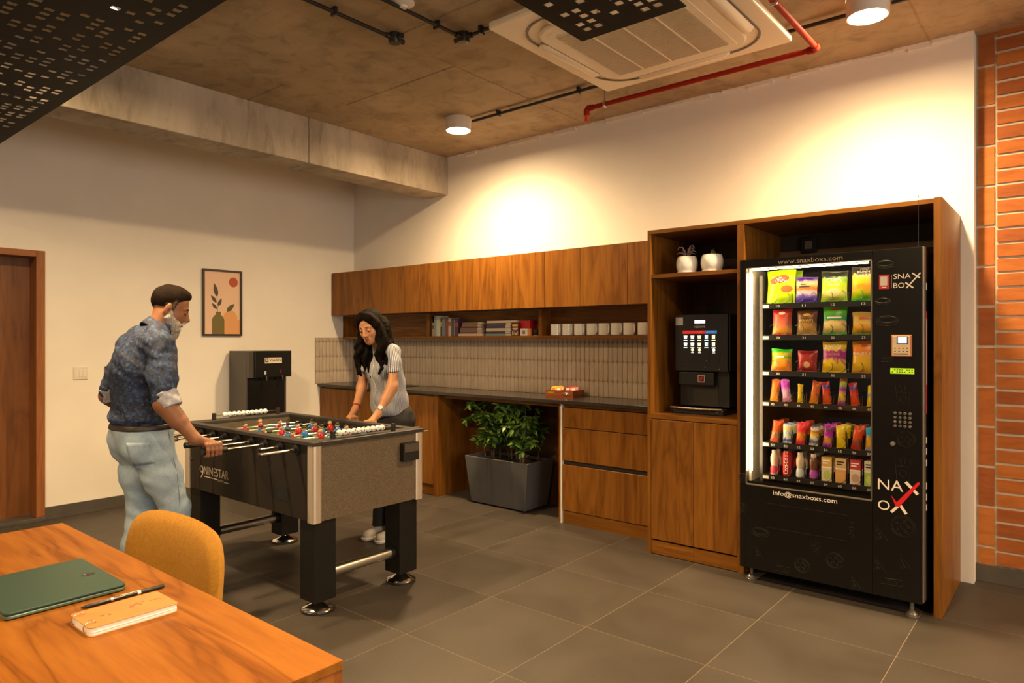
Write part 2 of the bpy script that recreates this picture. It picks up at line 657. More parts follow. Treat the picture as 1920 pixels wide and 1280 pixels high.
ZC = H - .028
conduit([(3.14, -8.0, ZC), (3.147, -2.16, ZC)], 'black conduit ending at a junction box near the beam', [(3.143, -2.52), (3.14, -3.6)])
jbox(3.149, -2.105, 'junction box at the end of the conduit nearer the beam', [(0, -1), (1, 0), (0, 1)])
conduit([(3.43, -8.0, ZC), (3.458, -1.91, ZC)], 'black conduit leading to the junction box beside the air conditioner', [(3.45, -2.06), (3.44, -3.6)])
jbox(3.461, -1.855, 'junction box where two conduits meet beside the air conditioner', [(0, -1), (1, 0), (-1, 0)])
conduit([(3.515, -1.853, ZC), (4.06, -1.853, ZC)], 'short black conduit from junction box to air conditioner', [(3.60, -1.853)])
conduit([(2.475, -.72, ZC), (5.262, -.735, ZC)], 'black conduit between the two round lamps along the wall', [(2.75, -.722), (3.5, -.726), (4.6, -.731)])
conduit([(5.458, -.735, ZC), (8.2, -.735, ZC)], 'black conduit running from vending machine lamp past the brick wall', [(6.2, -.735)])

sd = thing('smoke_detector', (3.473, -2.325, H), 'small white round smoke detector on the concrete ceiling', 'smoke detector')
MB().lathe([(.060, 0), (.060, -.012), (.045, -.022), (.0, -.024)], (0, 0, 0), 28).build('detector_base', M['lamp_body'], sd, world=False)
MB().lathe([(.022, -.022), (.020, -.034), (0, -.036)], (0, 0, 0), 20).build('sensor', M['white'], sd, world=False)

rp_ = thing('sprinkler_pipe', (4.3, -.76, 3.0), 'red sprinkler pipe with elbow running past the air conditioner', 'pipe')
MB().tube([(3.60, -.76, 3.0), (5.075, -.77, 3.0)], .0155, 14).build('pipe_length', M['red_pipe'], rp_)
MB().tube([(5.10, -.80, 3.0), (5.085, -8.0, 3.0)], .0155, 14).build('pipe_length', M['red_pipe'], rp_)
MB().tube([(5.05, -.769, 3.0), (5.085, -.770, 3.0), (5.100, -.785, 3.0), (5.100, -.82, 3.0)], .021, 14).build('elbow', M['red_pipe'], rp_)
MB().tube([(3.64, -.76, 3.0), (3.60, -.76, 3.0), (3.588, -.76, 2.985), (3.588, -.76, 2.955)], .021, 14).build('elbow', M['red_pipe'], rp_)
MB().tube([(3.588, -.76, 2.955), (3.588, -.76, 2.93), (3.588, -.76, 2.915), (3.588, -.76, 2.905)], [.013, .013, .020, .006], 14).build('sprinkler_head', mat('red_head', (.6, .06, .02), .35), rp_)
for hx, hy in ((3.735, -.761), (5.097, -1.46)):
    MB().tube([(hx, hy, 3.0), (hx, hy, H)], .005, 8).build('hanger', M['steel'], rp_)
    b = MB()
    if hy > -1: b.box(hx - .009, hx + .009, hy - .021, hy + .021, 2.977, 3.022)
    else: b.box(hx - .021, hx + .021, hy - .009, hy + .009, 2.977, 3.022)
    b.build('pipe_clamp', M['steel'], rp_, bevel=.008)

# cassette air conditioner
M['ac'] = mat('ac_bounce_tinted_plastic', (.84, .73, .56), .45)  # warm bounced light is mixed into the plastic's base colour
M['ac2'] = mat('ac_grille_plastic', (.62, .50, .35), .5)
AX, AY, AZ = 4.5, -1.62, 2.95
ac = thing('air_conditioner', (AX, AY, AZ), 'square warm-tinted cassette air conditioner under the concrete ceiling', 'air conditioner')
h = .562
outer = MB()
outer.prism(rrect(-h, h, -h, h, .02), (0, 0, 0), (1, 0, 0), (0, 1, 0), (0, 0, 1), .035)
outer.build('panel', M['ac'], ac, world=False, bevel=.008)
MB().box(-.43, .43, -.43, .43, .035, H - AZ).build('housing', M['ac'], ac, world=False)
ring = MB()
N_ = 12
po, pi_ = rrect(-.484, .484, -.484, .484, .205, N_), rrect(-.474, .474, -.474, .474, .198, N_)
n0 = len(po)
for q, z in ((po, 0.0), (po, -.006), (pi_, -.006), (pi_, 0.0)):
    ring.v += [(a, b, z) for a, b in q]
for j in range(3):
    for i in range(n0):
        k = (i + 1) % n0
        ring.face((j * n0 + i, j * n0 + k, (j + 1) * n0 + k, (j + 1) * n0 + i))
ring.build('air_slot', mat('slot_brown', (.20, .165, .13), .6), ac, world=False)
inner = MB()
inner.prism(rrect(-.415, .415, -.415, .415, .13, N_), (0, 0, -.022), (1, 0, 0), (0, 1, 0), (0, 0, 1), .022)
inner.build('inner_panel', M['ac'], ac, world=False, bevel=.012, seg=3)
for k in range(4):
    c, s = round(math.cos(k * math.pi / 2)), round(math.sin(k * math.pi / 2))
    b = MB()
    prof = [(.418, -.020), (.440, -.030), (.462, -.026), (.478, -.010), (.47, -.004), (.42, -.006)]
    L = .27
    secs = []
    for t in (-L, -L * .9, 0, L * .9, L):
        f = .35 if abs(t) == L else 1
        k0 = len(b.v)
        for (pr, pz) in prof:
            pr2 = .445 + (pr - .445) * f
            b.v.append((c * pr2 - s * t, s * pr2 + c * t, pz * f if f == 1 else -.012 + (pz + .012) * f))
        secs.append(list(range(k0, k0 + len(prof))))
    for a_, b_ in zip(secs, secs[1:]): b.bridge(a_, b_)
    b.face(secs[0][::-1]); b.face(secs[-1])
    b.build('louver', M['ac'], ac, world=False)
g = MB()
g.prism(rrect(-.355, .355, -.355, .355, .03), (0, 0, -.0245), (1, 0, 0), (0, 1, 0), (0, 0, 1), .003)
g.build('grille_frame', M['ac'], ac, world=False, bevel=.002)
g = MB()
for i in range(52):
    y = -.31 + .62 * i / 51
    g.box(-.32, .32, y - .0034, y + .0034, -.031, -.0245)
tag(g.build('grille', M['ac2'], ac, world=False), kind='stuff')
for x in (-.17, 0, .17):
    MB().box(x - .004, x + .004, -.315, .315, -.0325, -.0245).build('grille_rib', M['ac'], ac, world=False)


# perforated black ceiling panels
def perforated(x0, x1, y0, y1, z, label, seed, p=.05, hw=.0155):
    rnd = random.Random(seed)
    nx, ny = round((x1 - x0) / p), round((y1 - y0) / p)
    holes = set()
    for j in range(ny):
        i = 1 + rnd.randint(0, 2)
        while i < nx - 1:
            run = rnd.choice((1, 2, 2, 3))
            for k in range(run):
                if 0 < i + k < nx - 1 and 0 < j < ny - 1: holes.add((i + k, j))
            i += run + rnd.choice((1, 1, 2, 3))
    for j in range(3, ny, rnd.choice((7, 8))):
        for i in range(nx): holes.discard((i, j)) if rnd.random() < .7 else None
    r = thing('perforated_panel', ((x0 + x1) / 2, (y0 + y1) / 2, z), label, 'ceiling panel', 'suspended perforated panels')
    b = MB()
    vid = {}

    def V(x, y):
        key = (round(x, 4), round(y, 4))
        if key not in vid:
            vid[key] = len(b.v); b.v.append((x, y, z))
        return vid[key]
    for i in range(nx):
        for j in range(ny):
            xa, ya = x0 + i * p, y0 + j * p
            o = [V(xa, ya), V(xa + p, ya), V(xa + p, ya + p), V(xa, ya + p)]
            if (i, j) in holes:
                cx, cy = xa + p / 2, ya + p / 2
                q = [V(cx - hw, cy - hw), V(cx + hw, cy - hw), V(cx + hw, cy + hw), V(cx - hw, cy + hw)]
                for k in range(4):
                    m = (k + 1) % 4
                    b.face((o[k], o[m], q[m], q[k]))
            else:
                b.face(o)
    o = b.build('perforated_sheet', mat('black_powder_coat', (.0055, .0045, .004), .6, spec=.2), r)
    s = o.modifiers.new('solid', 'SOLIDIFY'); s.thickness = .003; s.offset = 1
    for x in (x0 + .15, x1 - .15):
        for y in (y0 + .12, y1 - .12):
            MB().tube([(x, y, z), (x, y, H)], .004, 8).build('hanger_rod', M['conduit'], r)
    return r


perforated(.80, 4.30, -4.31, -3.51, 2.60, 'large black perforated metal panel hanging beside the concrete beam', 3)
perforated(4.67, 5.12, -3.33, -2.43, 2.60, 'narrow black perforated metal panel hanging below the air conditioner', 11)

# ================================================================ kitchen run
CT = .943       # worktop height
TOPZ = 2.123    # top of the tall units
YF = -.68       # front of the tall unit
YB = -.445      # front of the base units
M['carcass'] = mat('white_carcass_edge', (.72, .70, .66), .5)


def door_panel(name, x0, x1, y, z0, z1, parent, g=.0015, t=.018, m='wood'):
    return MB().box(x0 + g, x1 - g, y - t, y, z0 + g, z1 - g).build(name, M[m], parent, bevel=.0012, seg=1, origin=((x0 + x1) / 2, y, z0))


# worktop
wt = MB().box(.002, 4.012, -.475, -.001, CT - .028, CT).build('worktop', noisy('black_granite', (.020, .017, .015), (.038, .032, .028), 90, .22, spec=.5), bevel=.003)
tag(wt, 'long polished black granite worktop below the grey tiles', 'worktop')
# hob-like sink set into the worktop near the corner
sk = thing('sink', (.85, -.24, CT), 'dark sink rim set in the worktop behind the woman', 'sink')
sm_ = mat('dark_steel', (.10, .095, .09), .3, 1)
for a in ((.55, 1.15, -.40, -.385), (.55, 1.15, -.095, -.08), (.55, .565, -.385, -.095), (1.135, 1.15, -.385, -.095)):
    MB().box(*a, CT, CT + .004).build('rim', sm_, sk, bevel=.001)
MB().box(.566, 1.134, -.384, -.096, CT, CT + .0015).build('basin', M['black'], sk)

# base cabinet left of the planter bay
bc = thing('base_cabinet', (.9, -.22, 0), 'wooden base cabinet behind the woman under the worktop', 'cabinet')
MB().box(.004, 1.735, YB + .02, -.002, .1, CT - .03).build('carcass', M['wood'], bc)
MB().box(1.737, 1.787, YB, -.002, 0, CT - .03).build('end_panel', M['wood'], bc, bevel=.001)
MB().box(.004, 1.735, YB + .04, YB + .055, 0, .1).build('toe_kick', M['wood_x'], bc)
dx = [.004, .44, .87, 1.30, 1.735]
for a, b in zip(dx, dx[1:]):
    d = door_panel('door', a, b, YB + .018, .1, CT - .045, bc)
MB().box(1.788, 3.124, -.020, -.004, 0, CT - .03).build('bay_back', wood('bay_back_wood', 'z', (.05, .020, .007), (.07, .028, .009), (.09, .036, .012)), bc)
MB().box(1.787, 3.125, -.40, -.385, CT - .06, CT - .03).build('cross_rail', M['wood_x'], bc)

# drawer unit
du = thing('drawer_unit', (3.55, -.22, 0), 'wooden drawer unit under the worktop beside the potted plant', 'drawer unit')
MB().box(3.125, 3.140, YB - .001, -.002, 0, CT - .03).build('side_panel', M['wood'], du)
MB().box(3.1405, 3.156, YB - .001, -.002, 0, CT - .03).build('side_lining', M['carcass'], du)
MB().box(3.157, 4.012, YB + .03, -.002, .1, CT - .03).build('carcass', M['dark'], du)
MB().box(3.157, 4.012, YB + .012, YB + .027, 0, .095).build('toe_kick', M['wood_x'], du)
MB().box(3.157, 4.012, YB + .012, YB + .028, CT - .05, CT - .03).build('top_rail', M['wood_x'], du)
for z0, z1 in ((.735, .888), (.482, .732), (.10, .452)):
    door_panel('drawer', 3.158, 4.011, YB + .018, z0, z1, du)
MB().box(3.157, 4.012, YB + .018, YB + .03, .453, .481).build('grip_channel', M['dark'], du)

# tall unit around coffee niche and vending machine
tu = thing('tall_cabinet', (4.85, -.34, 0), 'tall open wooden unit framing the coffee niche and vending machine', 'cabinet')
MB().box(4.014, 4.038, YF, -.002, 0, TOPZ - .026).build('side_panel', M['wood'], tu, bevel=.001)
MB().box(4.618, 4.660, YF, -.002, 0, TOPZ - .026).build('side_panel', M['wood'], tu, bevel=.001)
MB().box(5.640, 5.676, YF - .02, .07, 0, TOPZ).build('side_panel', M['wood'], tu, bevel=.001)
MB().box(4.014, 5.640, YF, -.002, TOPZ - .025, TOPZ).build('top_panel', M['wood_x'], tu, bevel=.001)
MB().box(4.0385, 4.6175, YF + .005, -.03, 1.808, 1.832).build('shelf', M['wood_x'], tu, bevel=.001)
MB().box(4.0385, 4.6175, YF + .005, -.03, .888, .918).build('niche_floor', M['wood_x'], tu, bevel=.001)
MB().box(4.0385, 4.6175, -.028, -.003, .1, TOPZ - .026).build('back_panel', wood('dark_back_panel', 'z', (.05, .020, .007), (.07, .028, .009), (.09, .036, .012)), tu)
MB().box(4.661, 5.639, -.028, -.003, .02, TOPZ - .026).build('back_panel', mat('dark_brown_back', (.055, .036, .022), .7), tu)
MB().box(4.661, 5.639, -.046, -.029, 1.95, 1.99).build('rear_batten', wood('pale_batten', 'x', (.22, .13, .06), (.27, .16, .075), (.31, .19, .09)), tu)
door_panel('door', 4.039, 4.337, YF + .018, .098, .884, tu)
door_panel('door', 4.337, 4.6175, YF + .018, .098, .884, tu)
MB().box(4.039, 4.336, YF + .006, YF + .02, .004, .088).build('toe_kick', M['wood_x'], tu)
MB().box(4.338, 4.6175, YF + .006, YF + .02, .004, .088).build('toe_kick', M['wood_x'], tu)

# wall cabinets
ux = [.004, .477, .94, 1.399, 1.844, 2.19, 2.535, 2.877, 3.224, 3.643, 4.012]
ordn = ['first', 'second', 'third', 'fourth', 'fifth']
for k in range(5):
    a, b, c = ux[2 * k], ux[2 * k + 1], ux[2 * k + 2]
    u = thing('wall_cabinet', ((a + c) / 2, -.15, 1.665), f'wooden wall cabinet, {ordn[k]} pair of doors counted from the corner', 'cabinet', 'row of wooden wall cabinets')
    MB().box(a + .0005, c - .0005, -.282, -.002, 1.668, TOPZ - .002).build('carcass', M['wood'], u)
    door_panel('door', a, b, -.282, 1.665, TOPZ, u)
    door_panel('door', b, c, -.282, 1.665, TOPZ, u)

os_ = thing('open_shelf', (2.0, -.08, 1.415), 'long open wooden shelf holding books and mugs below the cabinets', 'shelf')
MB().box(.004, 4.012, -.155, -.018, 1.415, 1.440).build('shelf_board', M['wood_x'], os_, bevel=.001)
MB().box(.004, 4.012, -.017, -.003, 1.415, 1.664).build('back_board', M['wood_x'], os_)
for x in (.004, 1.335, 2.700, 3.994):
    MB().box(x, x + (.018 if x in (.004, 3.994) else .034), -.150, -.018, 1.4405, 1.663).build('divider', M['wood'], os_, bevel=.001)

# backsplash tiles: slim upright picket tiles, domed, in four courses
M['btile'] = noisy('taupe_glazed_tile', (.40, .325, .255), (.50, .415, .33), 5, .40, rnd=30)
M['bgrout'] = mat('taupe_grout', (.30, .24, .185), .8)
WB = bpy.data.objects['wall_back']; WL = bpy.data.objects['wall_left']
TW, TH = .0445, .156


def picket(hh, cut_top, cut_bot):
    b = MB()
    w = TW / 2 - .0012
    t = .0
    top = [(w, hh), (-w, hh)] if cut_top else [(w, hh - .018), (w * .55, hh - .001), (-w * .55, hh - .001), (-w, hh - .018)]
    bot = [(-w, 0), (w, 0)] if cut_bot else [(-w, .018), (-w * .55, .001), (w * .55, .001), (w, .018)]
    o = top + bot
    k = len(o)
    cz = hh / 2
    b.v += [(x, 0, z) for x, z in o]
    b.v += [(x * .93, -.004, z) for x, z in o]
    b.v += [(x * .45, -.0068, cz + (z - cz) * .86) for x, z in o]
    for r in range(2):
        for i in range(k):
            j = (i + 1) % k
            b.face((r * k + j, r * k + i, (r + 1) * k + i, (r + 1) * k + j), 0, True)
    b.face([2 * k + i for i in range(k)][::-1], 0, True)
    return b.mesh('backsplash_tile', M['btile'])


rows = [(.9435, 1.070, 0, 1), (1.070, 1.228, 0, 0), (1.228, 1.386, 0, 0), (1.386, 1.430, 1, 0)]
pm = [picket(b - a - .002, ct, cb) for a, b, ct, cb in rows]
MB().box(0, 4.012, -.004, 0, CT, 1.43).build('tile_bed', M['bgrout'], WB)
MB().box(0, .004, -.505, -.004, CT, 1.43).build('tile_bed', M['bgrout'], WL)
allt = []
n = int(4.0 / TW)
for i in range(n):
    for r, (a, b, ct, cb) in enumerate(rows):
        allt.append((4.009 - TW * (i + .5), a + .001, r))
allt.sort(key=lambda t: -t[0])
rest = MB()
for q, (x, z, r) in enumerate(allt):
    jy = random.uniform(-.0012, .0008)
    if q < 288:
        link('backsplash_tile', pm[r], WB, Vector((x, -.004 + jy, z)) - WB.location)
    else:
        me = pm[r]; k0 = len(rest.v)
        rest.v += [(v.co.x + x, v.co.y - .004 + jy, v.co.z + z) for v in me.vertices]
        for p in me.polygons: rest.face([k0 + i for i in p.vertices], 0, True)
tag(rest.build('backsplash_tiling', M['btile'], WB), kind='stuff')
for i in range(11):
    for r, (a, b, ct, cb) in enumerate(rows):
        o = link('backsplash_tile', pm[r], WL, Vector((.004, -.009 - TW * (i + .5), a + .001)) - WL.location, (0, 0, math.pi / 2))

# ---------------------------------------------------------------- mugs
mug_b = MB()
mug_b.lathe([(.040, 0), (.0475, .004), (.0475, .095), (.0445, .096), (.0440, .090), (.0440, .008), (0, .007)], (0, 0, 0), 32)
mug_me = mug_b.mesh('mug_body', M['ceramic'])
hp = []
for i in range(11):
    a = math.radians(-80 + 160 * i / 10)
    hp.append((.046 + .026 * math.cos(a) ** .6 if math.cos(a) > 0 else .046, 0, .049 + .034 * math.sin(a)))
hand_me = MB().tube(hp, .0055, 10).mesh('handle', M['ceramic'])
mx = [2.846, 2.965, 3.083, 3.204, 3.316, 3.429, 3.541, 3.666]
mo = ['first mug from the books', 'second mug from the books', 'third mug from the books', 'fourth mug from the books', 'fifth mug from the books',
      'sixth mug from the books', 'second to last mug, beside the tall unit', 'last mug, right up to the tall unit']
for i, x in enumerate(mx):
    t = thing('mug', (x, -.095, 1.440), 'white ceramic mug on the shelf, ' + mo[i], 'mug', 'white mugs on the open shelf', rz=math.radians(-28 + random.uniform(-4, 4)))
    link('mug_body', mug_me, t); link('handle', hand_me, t)

# ---------------------------------------------------------------- books
PAGE = mat('book_pages', (.62, .52, .40), .8)


def bk(c): return mat('book_cover_%02d%02d%02d' % tuple(int(x * 99) for x in c), c, .45)


def book_up(x0, x1, hh, c, label, y0=-.14, dpt=.11, lean=0, band=None):
    t = thing('book', ((x0 + x1) / 2, y0, 1.440), label, 'book', 'books on the open shelf')
    w = (x1 - x0) / 2 - .0008
    cv = MB()
    cv.box(-w, w, 0, .003, 0, hh); cv.box(-w, -w + .002, .003, dpt, 0, hh); cv.box(w - .002, w, .003, dpt, 0, hh)
    cv.build('cover', bk(c), t, world=False)
    MB().box(-w + .002, w - .002, .003, dpt - .004, .003, hh - .004).build('pages', PAGE, t, world=False)
    if band: MB().box(-w * .96, w * .96, -.0006, 0, hh * .55, hh * .8).build('spine_label', bk(band), t, world=False)
    t.rotation_euler = (0, lean, 0)


up = [(1.386, 1.402, .165, (.05, .035, .03), None, 'narrow dark book at the end of the upright row'), (1.402, 1.424, .13, (.42, .30, .16), (.1, .06, .03), 'short tan book beside the narrow dark one'),
      (1.427, 1.458, .197, (.26, .33, .33), None, 'tall grey-green book in the upright row'), (1.459, 1.472, .197, (.50, .62, .66), None, 'slim pale blue book in the upright row'),
      (1.473, 1.512, .196, (.62, .55, .45), None, 'thick cream book, tallest of the upright row'), (1.515, 1.535, .168, (.03, .03, .04), (.65, .55, .08), 'black book with a yellow mark on its spine'),
      (1.536, 1.582, .172, (.16, .24, .27), None, 'thick teal book in the middle of the upright row'), (1.584, 1.618, .172, (.24, .07, .055), None, 'dark red book in the upright row'),
      (1.619, 1.658, .173, (.60, .44, .37), (.3, .12, .1), 'pale pink book in the upright row'), (1.660, 1.690, .165, (.08, .085, .08), None, 'dark grey book beside the pale pink one'),
      (1.691, 1.708, .16, (.18, .19, .17), None, 'slim olive grey book in the upright row'), (1.709, 1.750, .158, (.10, .03, .075), (.28, .06, .2), 'dark purple book closing the upright row')]
for x0, x1, hh, c, band, lb in up: book_up(x0, x1, hh, c, lb, band=band)


def book_flat(x0, x1, z0, z1, c, label, y0=-.145, d=.12):
    t = thing('book', (x0, y0, z0), label, 'book', 'books on the open shelf')
    w, hh = x1 - x0, z1 - z0 - .0006
    MB().box(0, w, 0, d, 0, .002).box(0, w, 0, d, hh - .002, hh).box(0, w * .78, -.002, .001, 0, hh).build('cover', bk(c), t, world=False)
    MB().box(.003, w - .004, .001, d - .002, .002, hh - .002).build('pages', PAGE, t, world=False)


z = 1.440
for hh, c, x0, x1, lb in ((.023, (.60, .46, .34), 1.760, 2.062, 'cream book at the bottom of the smaller pile'), (.014, (.12, .05, .08), 1.780, 2.05, 'dark plum book second in the smaller pile'),
                          (.017, (.24, .09, .12), 1.782, 2.06, 'wine red book third in the smaller pile'), (.020, (.16, .13, .10), 1.785, 2.05, 'brown book in the middle of the smaller pile'),
                          (.013, (.05, .035, .03), 1.79, 2.06, 'thin black book in the smaller pile'), (.016, (.33, .11, .06), 1.805, 2.04, 'rust red book second from the top of the smaller pile'),
                          (.023, (.15, .15, .08), 1.810, 2.055, 'olive book on top of the smaller pile')):
    book_flat(x0, x1, z, z + hh, c, lb); z += hh
z = 1.440
for hh, c, x0, x1, lb in ((.020, (.17, .26, .33), 2.10, 2.40, 'blue grey book at the bottom of the taller pile'), (.020, (.06, .035, .03), 2.108, 2.39, 'dark brown book second in the taller pile'),
                          (.028, (.55, .46, .36), 2.105, 2.395, 'thick cream book in the taller pile'), (.026, (.05, .045, .13), 2.11, 2.39, 'navy book in the taller pile'),
                          (.022, (.10, .06, .04), 2.112, 2.40, 'brown book second from the top of the taller pile'), (.019, (.66, .55, .48), 2.115, 2.46, 'pale wide book on top of the taller pile')):
    book_flat(x0, x1, z, z + hh, c, lb); z += hh
# game boxes beside the piles
cg = thing('card_game_box', (2.415, -.147, 1.440), 'small dark card game box with yellow and white print', 'game box')
MB().box(2.405, 2.485, -.149, -.125, 1.440, 1.552).build('box', mat('dark_red_card', (.10, .018, .014), .5), cg, bevel=.001)
MB().box(2.414, 2.474, -.1495, -.149, 1.522, 1.540).build('print', mat('yellow_ink', (.8, .5, .08), .6), cg)
MB().box(2.416, 2.474, -.1495, -.149, 1.502, 1.508).build('print', M['ink_white'], cg)
MB().box(2.420, 2.470, -.1495, -.149, 1.490, 1.494).build('print', M['ink_white'], cg)
for i in range(4):
    MB().box(2.412 + i * .018, 2.424 + i * .018, -.1495, -.149, 1.446 + .004 * (i % 2), 1.480 - .006 * (i % 3)).build('print', bk(((.7, .5, .1), (.1, .4, .5), (.7, .65, .6), (.6, .2, .1))[i]), cg)
rb = thing('red_box', (2.52, -.10, 1.440), 'plain glossy red box standing behind the card games', 'box')
MB().box(2.462, 2.585, -.118, -.045, 1.440, 1.572).build('box', mat('red_card', (.42, .012, .014), .35), rb, bevel=.0015)
MB().box(2.5225, 2.5235, -.119, -.044, 1.440, 1.5725).build('fold_edge', mat('red_edge', (.6, .05, .04), .4), rb)
wb = thing('card_game_box', (2.555, -.145, 1.440), 'small white card game box with bars and an orange side', 'game box')
MB().box(2.500, 2.582, -.148, -.125, 1.440, 1.502).build('box', mat('white_card', (.74, .66, .56), .5), wb, bevel=.001)
MB().box(2.584, 2.612, -.146, -.125, 1.440, 1.502).build('box_side', mat('orange_card', (.62, .24, .08), .5), wb, bevel=.001)
for i in range(3): MB().box(2.525 + i * .011, 2.531 + i * .011, -.1487, -.148, 1.455, 1.486).build('print', M['black'], wb)
dc = thing('dark_cup', (2.648, -.11, 1.440), 'small dark cup at the end of the book shelf', 'cup')
MB().lathe([(.018, 0), (.026, .012), (.028, .042), (.029, .052), (.026, .052), (.024, .012), (0, .008)], (0, 0, 0), 24).build('cup_body', M['black'], dc, world=False)
MB().lathe([(.030, .0), (.031, .003), (.012, .004)], (0, 0, -.0), 24).build('saucer', PAGE, dc, world=False)

# ---------------------------------------------------------------- tray with sachets
TX, TY = 2.985, -.165
tr = thing('wooden_tray', (TX, TY, CT), 'reddish wooden tray of sachets on the black worktop', 'tray', rz=math.radians(7))
tm = wood('mahogany', 'x', (.15, .035, .012), (.22, .055, .016), (.27, .075, .022), rough=.3)
MB().box(-.125, .125, -.10, .10, 0, .010).build('tray_base', tm, tr, world=False)
for a in ((-.125, .125, -.10, -.088), (-.125, .125, .088, .10)):
    b = MB().box(*a, .010, .056).build('tray_side', tm, tr, world=False, bevel=.002)
for a in ((-.125, -.113, -.087, .087), (.113, .125, -.087, .087), (-.006, .006, -.087, .087)):
    MB().box(*a, .010, .056).build('tray_end', tm, tr, world=False, bevel=.002)
MB().box(-.105, -.045, -.1012, -.100, .030, .042).build('name_plate', mat('brass_plate', (.55, .42, .04), .3, .6), tr, world=False)
MB().ball((.055, -.1, .032), (.034, .006, .009), 16, 8).build('pull', M['chrome'], tr, world=False)
sach = []
cols = [('yellow', (.80, .50, .03)), ('orange', (.75, .30, .03)), ('crimson', (.40, .02, .05)), ('pink', (.50, .10, .14))]
nS = {'yellow': 6, 'orange': 3, 'crimson': 5, 'pink': 3}
sp = [(-.075, 'yellow'), (-.03, 'orange'), (.045, 'crimson'), (.09, 'pink')]
dct = {'yellow': 'beside its name plate', 'orange': 'next to the yellow ones', 'crimson': 'in the rear of the tray', 'pink': 'at the tray end'}
ordw = ['front', 'second', 'third', 'fourth', 'fifth', 'rearmost']
for bx, cn in sp:
    c = dict(cols)[cn]
    for k in range(nS[cn]):
        b = MB()
        w, hh = .021, .072
        yy = -.07 + .024 * k + (.06 if cn in ('crimson', 'pink') else 0) * .5
        if yy > .08: continue
        q = [(-w, 0, 0), (w, 0, 0), (-w, .004, 0), (w, .004, 0), (-w, -.001, hh), (w, -.001, hh), (-w, .0, hh), (w, .0, hh)]
        b.hexa(q)
        b.box(-w * .7, w * .7, -.002, -.0005, hh * .62, hh * .86, 1)
        o = b.mesh('sachet', [mat(cn + '_sachet', c, .4), M['ink_white'] if cn != 'yellow' else mat('sachet_red', (.6, .12, .03), .5)])
        p = Matrix.Rotation(math.radians(7), 3, 'Z') @ Vector((bx, yy, .011))
        ob = link('sachet', o, None, (TX + p.x, TY + p.y, CT + p.z), (math.radians(-10 - random.uniform(0, 9)), random.uniform(-.05, .05), math.radians(7) + random.uniform(-.1, .1)))
        tag(ob, f'{ordw[k]} {cn} sachet standing {dct[cn]}', 'sachet', 'sachets in the wooden tray')

# ---------------------------------------------------------------- framed print
fr = thing('framed_print', (.012, -1.5215, 1.443), 'framed abstract print of a vase with leaves below a red sun', 'picture')
fm = mat('dark_wood_frame', (.03, .018, .012), .4)
A0, A1, B0, B1 = -1.713, -1.330, 1.443, 2.063
for y0, y1, z0, z1 in ((A0, A1, B0, B0 + .017), (A0, A1, B1 - .017, B1), (A0, A0 + .017, B0 + .017, B1 - .017), (A1 - .017, A1, B0 + .017, B1 - .017)):
    MB().box(.002, .026, y0, y1, z0, z1).build('frame_bar', fm, fr, bevel=.002)
MB().box(.002, .010, A0 + .015, A1 - .015, B0 + .015, B1 - .015).build('paper', mat('print_paper', (.72, .50, .36), .6), fr)


def flat(name, poly, d, m):
    MB().prism(poly, (.0101, 0, 0), (0, 1, 0), (0, 0, 1), (1, 0, 0), d).build(name, m, fr)


hill = [(-1.535, B0 + .017)]
for i in range(17):
    a = math.radians(180 - 180 * i / 16)
    hill.append((-1.444 + .072 * math.cos(a), 1.60 + .085 * math.sin(a)))
hill[1:4] = [(-1.525, 1.60)] + hill[2:4]
hill += [(A1 - .017, 1.60), (A1 - .017, B0 + .017)]
flat('printed_hill', hill, .0004, mat('print_ochre', (.66, .33, .13), .6))
flat('printed_sun', ell(-1.413, 1.952, .044, .046, 32), .0005, mat('print_red', (.42, .07, .02), .6))
vase = [(-1.622, B0 + .017), (-1.502, B0 + .017), (-1.502, 1.585), (-1.508, 1.61), (-1.525, 1.632), (-1.538, 1.642), (-1.538, 1.652), (-1.532, 1.668), (-1.588, 1.668), (-1.584, 1.652), (-1.584, 1.642), (-1.600, 1.632), (-1.616, 1.61), (-1.622, 1.585)]
flat('printed_vase', vase, .0008, mat('print_olive', (.15, .12, .03), .6))


def leaf(p, q, w):
    p, q = Vector(p), Vector(q)
    d = q - p
    n_ = Vector((-d.y, d.x)).normalized()
    pts = []
    for i in range(9):
        t = i / 8
        pts.append(p + d * t + n_ * (w * math.sin(math.pi * t ** .8)))
    for i in range(7, 0, -1):
        t = i / 8
        pts.append(p + d * t - n_ * (w * math.sin(math.pi * t ** .8)))
    return [tuple(a) for a in pts]


LG = mat('print_leaf', (.07, .055, .045), .6)
for p, q, w in (((-1.572, 1.808), (-1.600, 1.935), .021), ((-1.578, 1.752), (-1.632, 1.822), .016), ((-1.562, 1.720), (-1.528, 1.796), .016), ((-1.573, 1.692), (-1.622, 1.748), .015)):
    flat('printed_leaf', leaf(p, q, w), .0006, LG)
flat('printed_leaf', leaf((-1.478, 1.672), (-1.402, 1.748), .022), .0009, mat('print_leaf_green', (.09, .08, .035), .6))
MB().tube([(.0108, -1.565, 1.668), (.0108, -1.568, 1.74), (.0108, -1.574, 1.81)], .0012, 6).build('printed_stem', LG, fr)

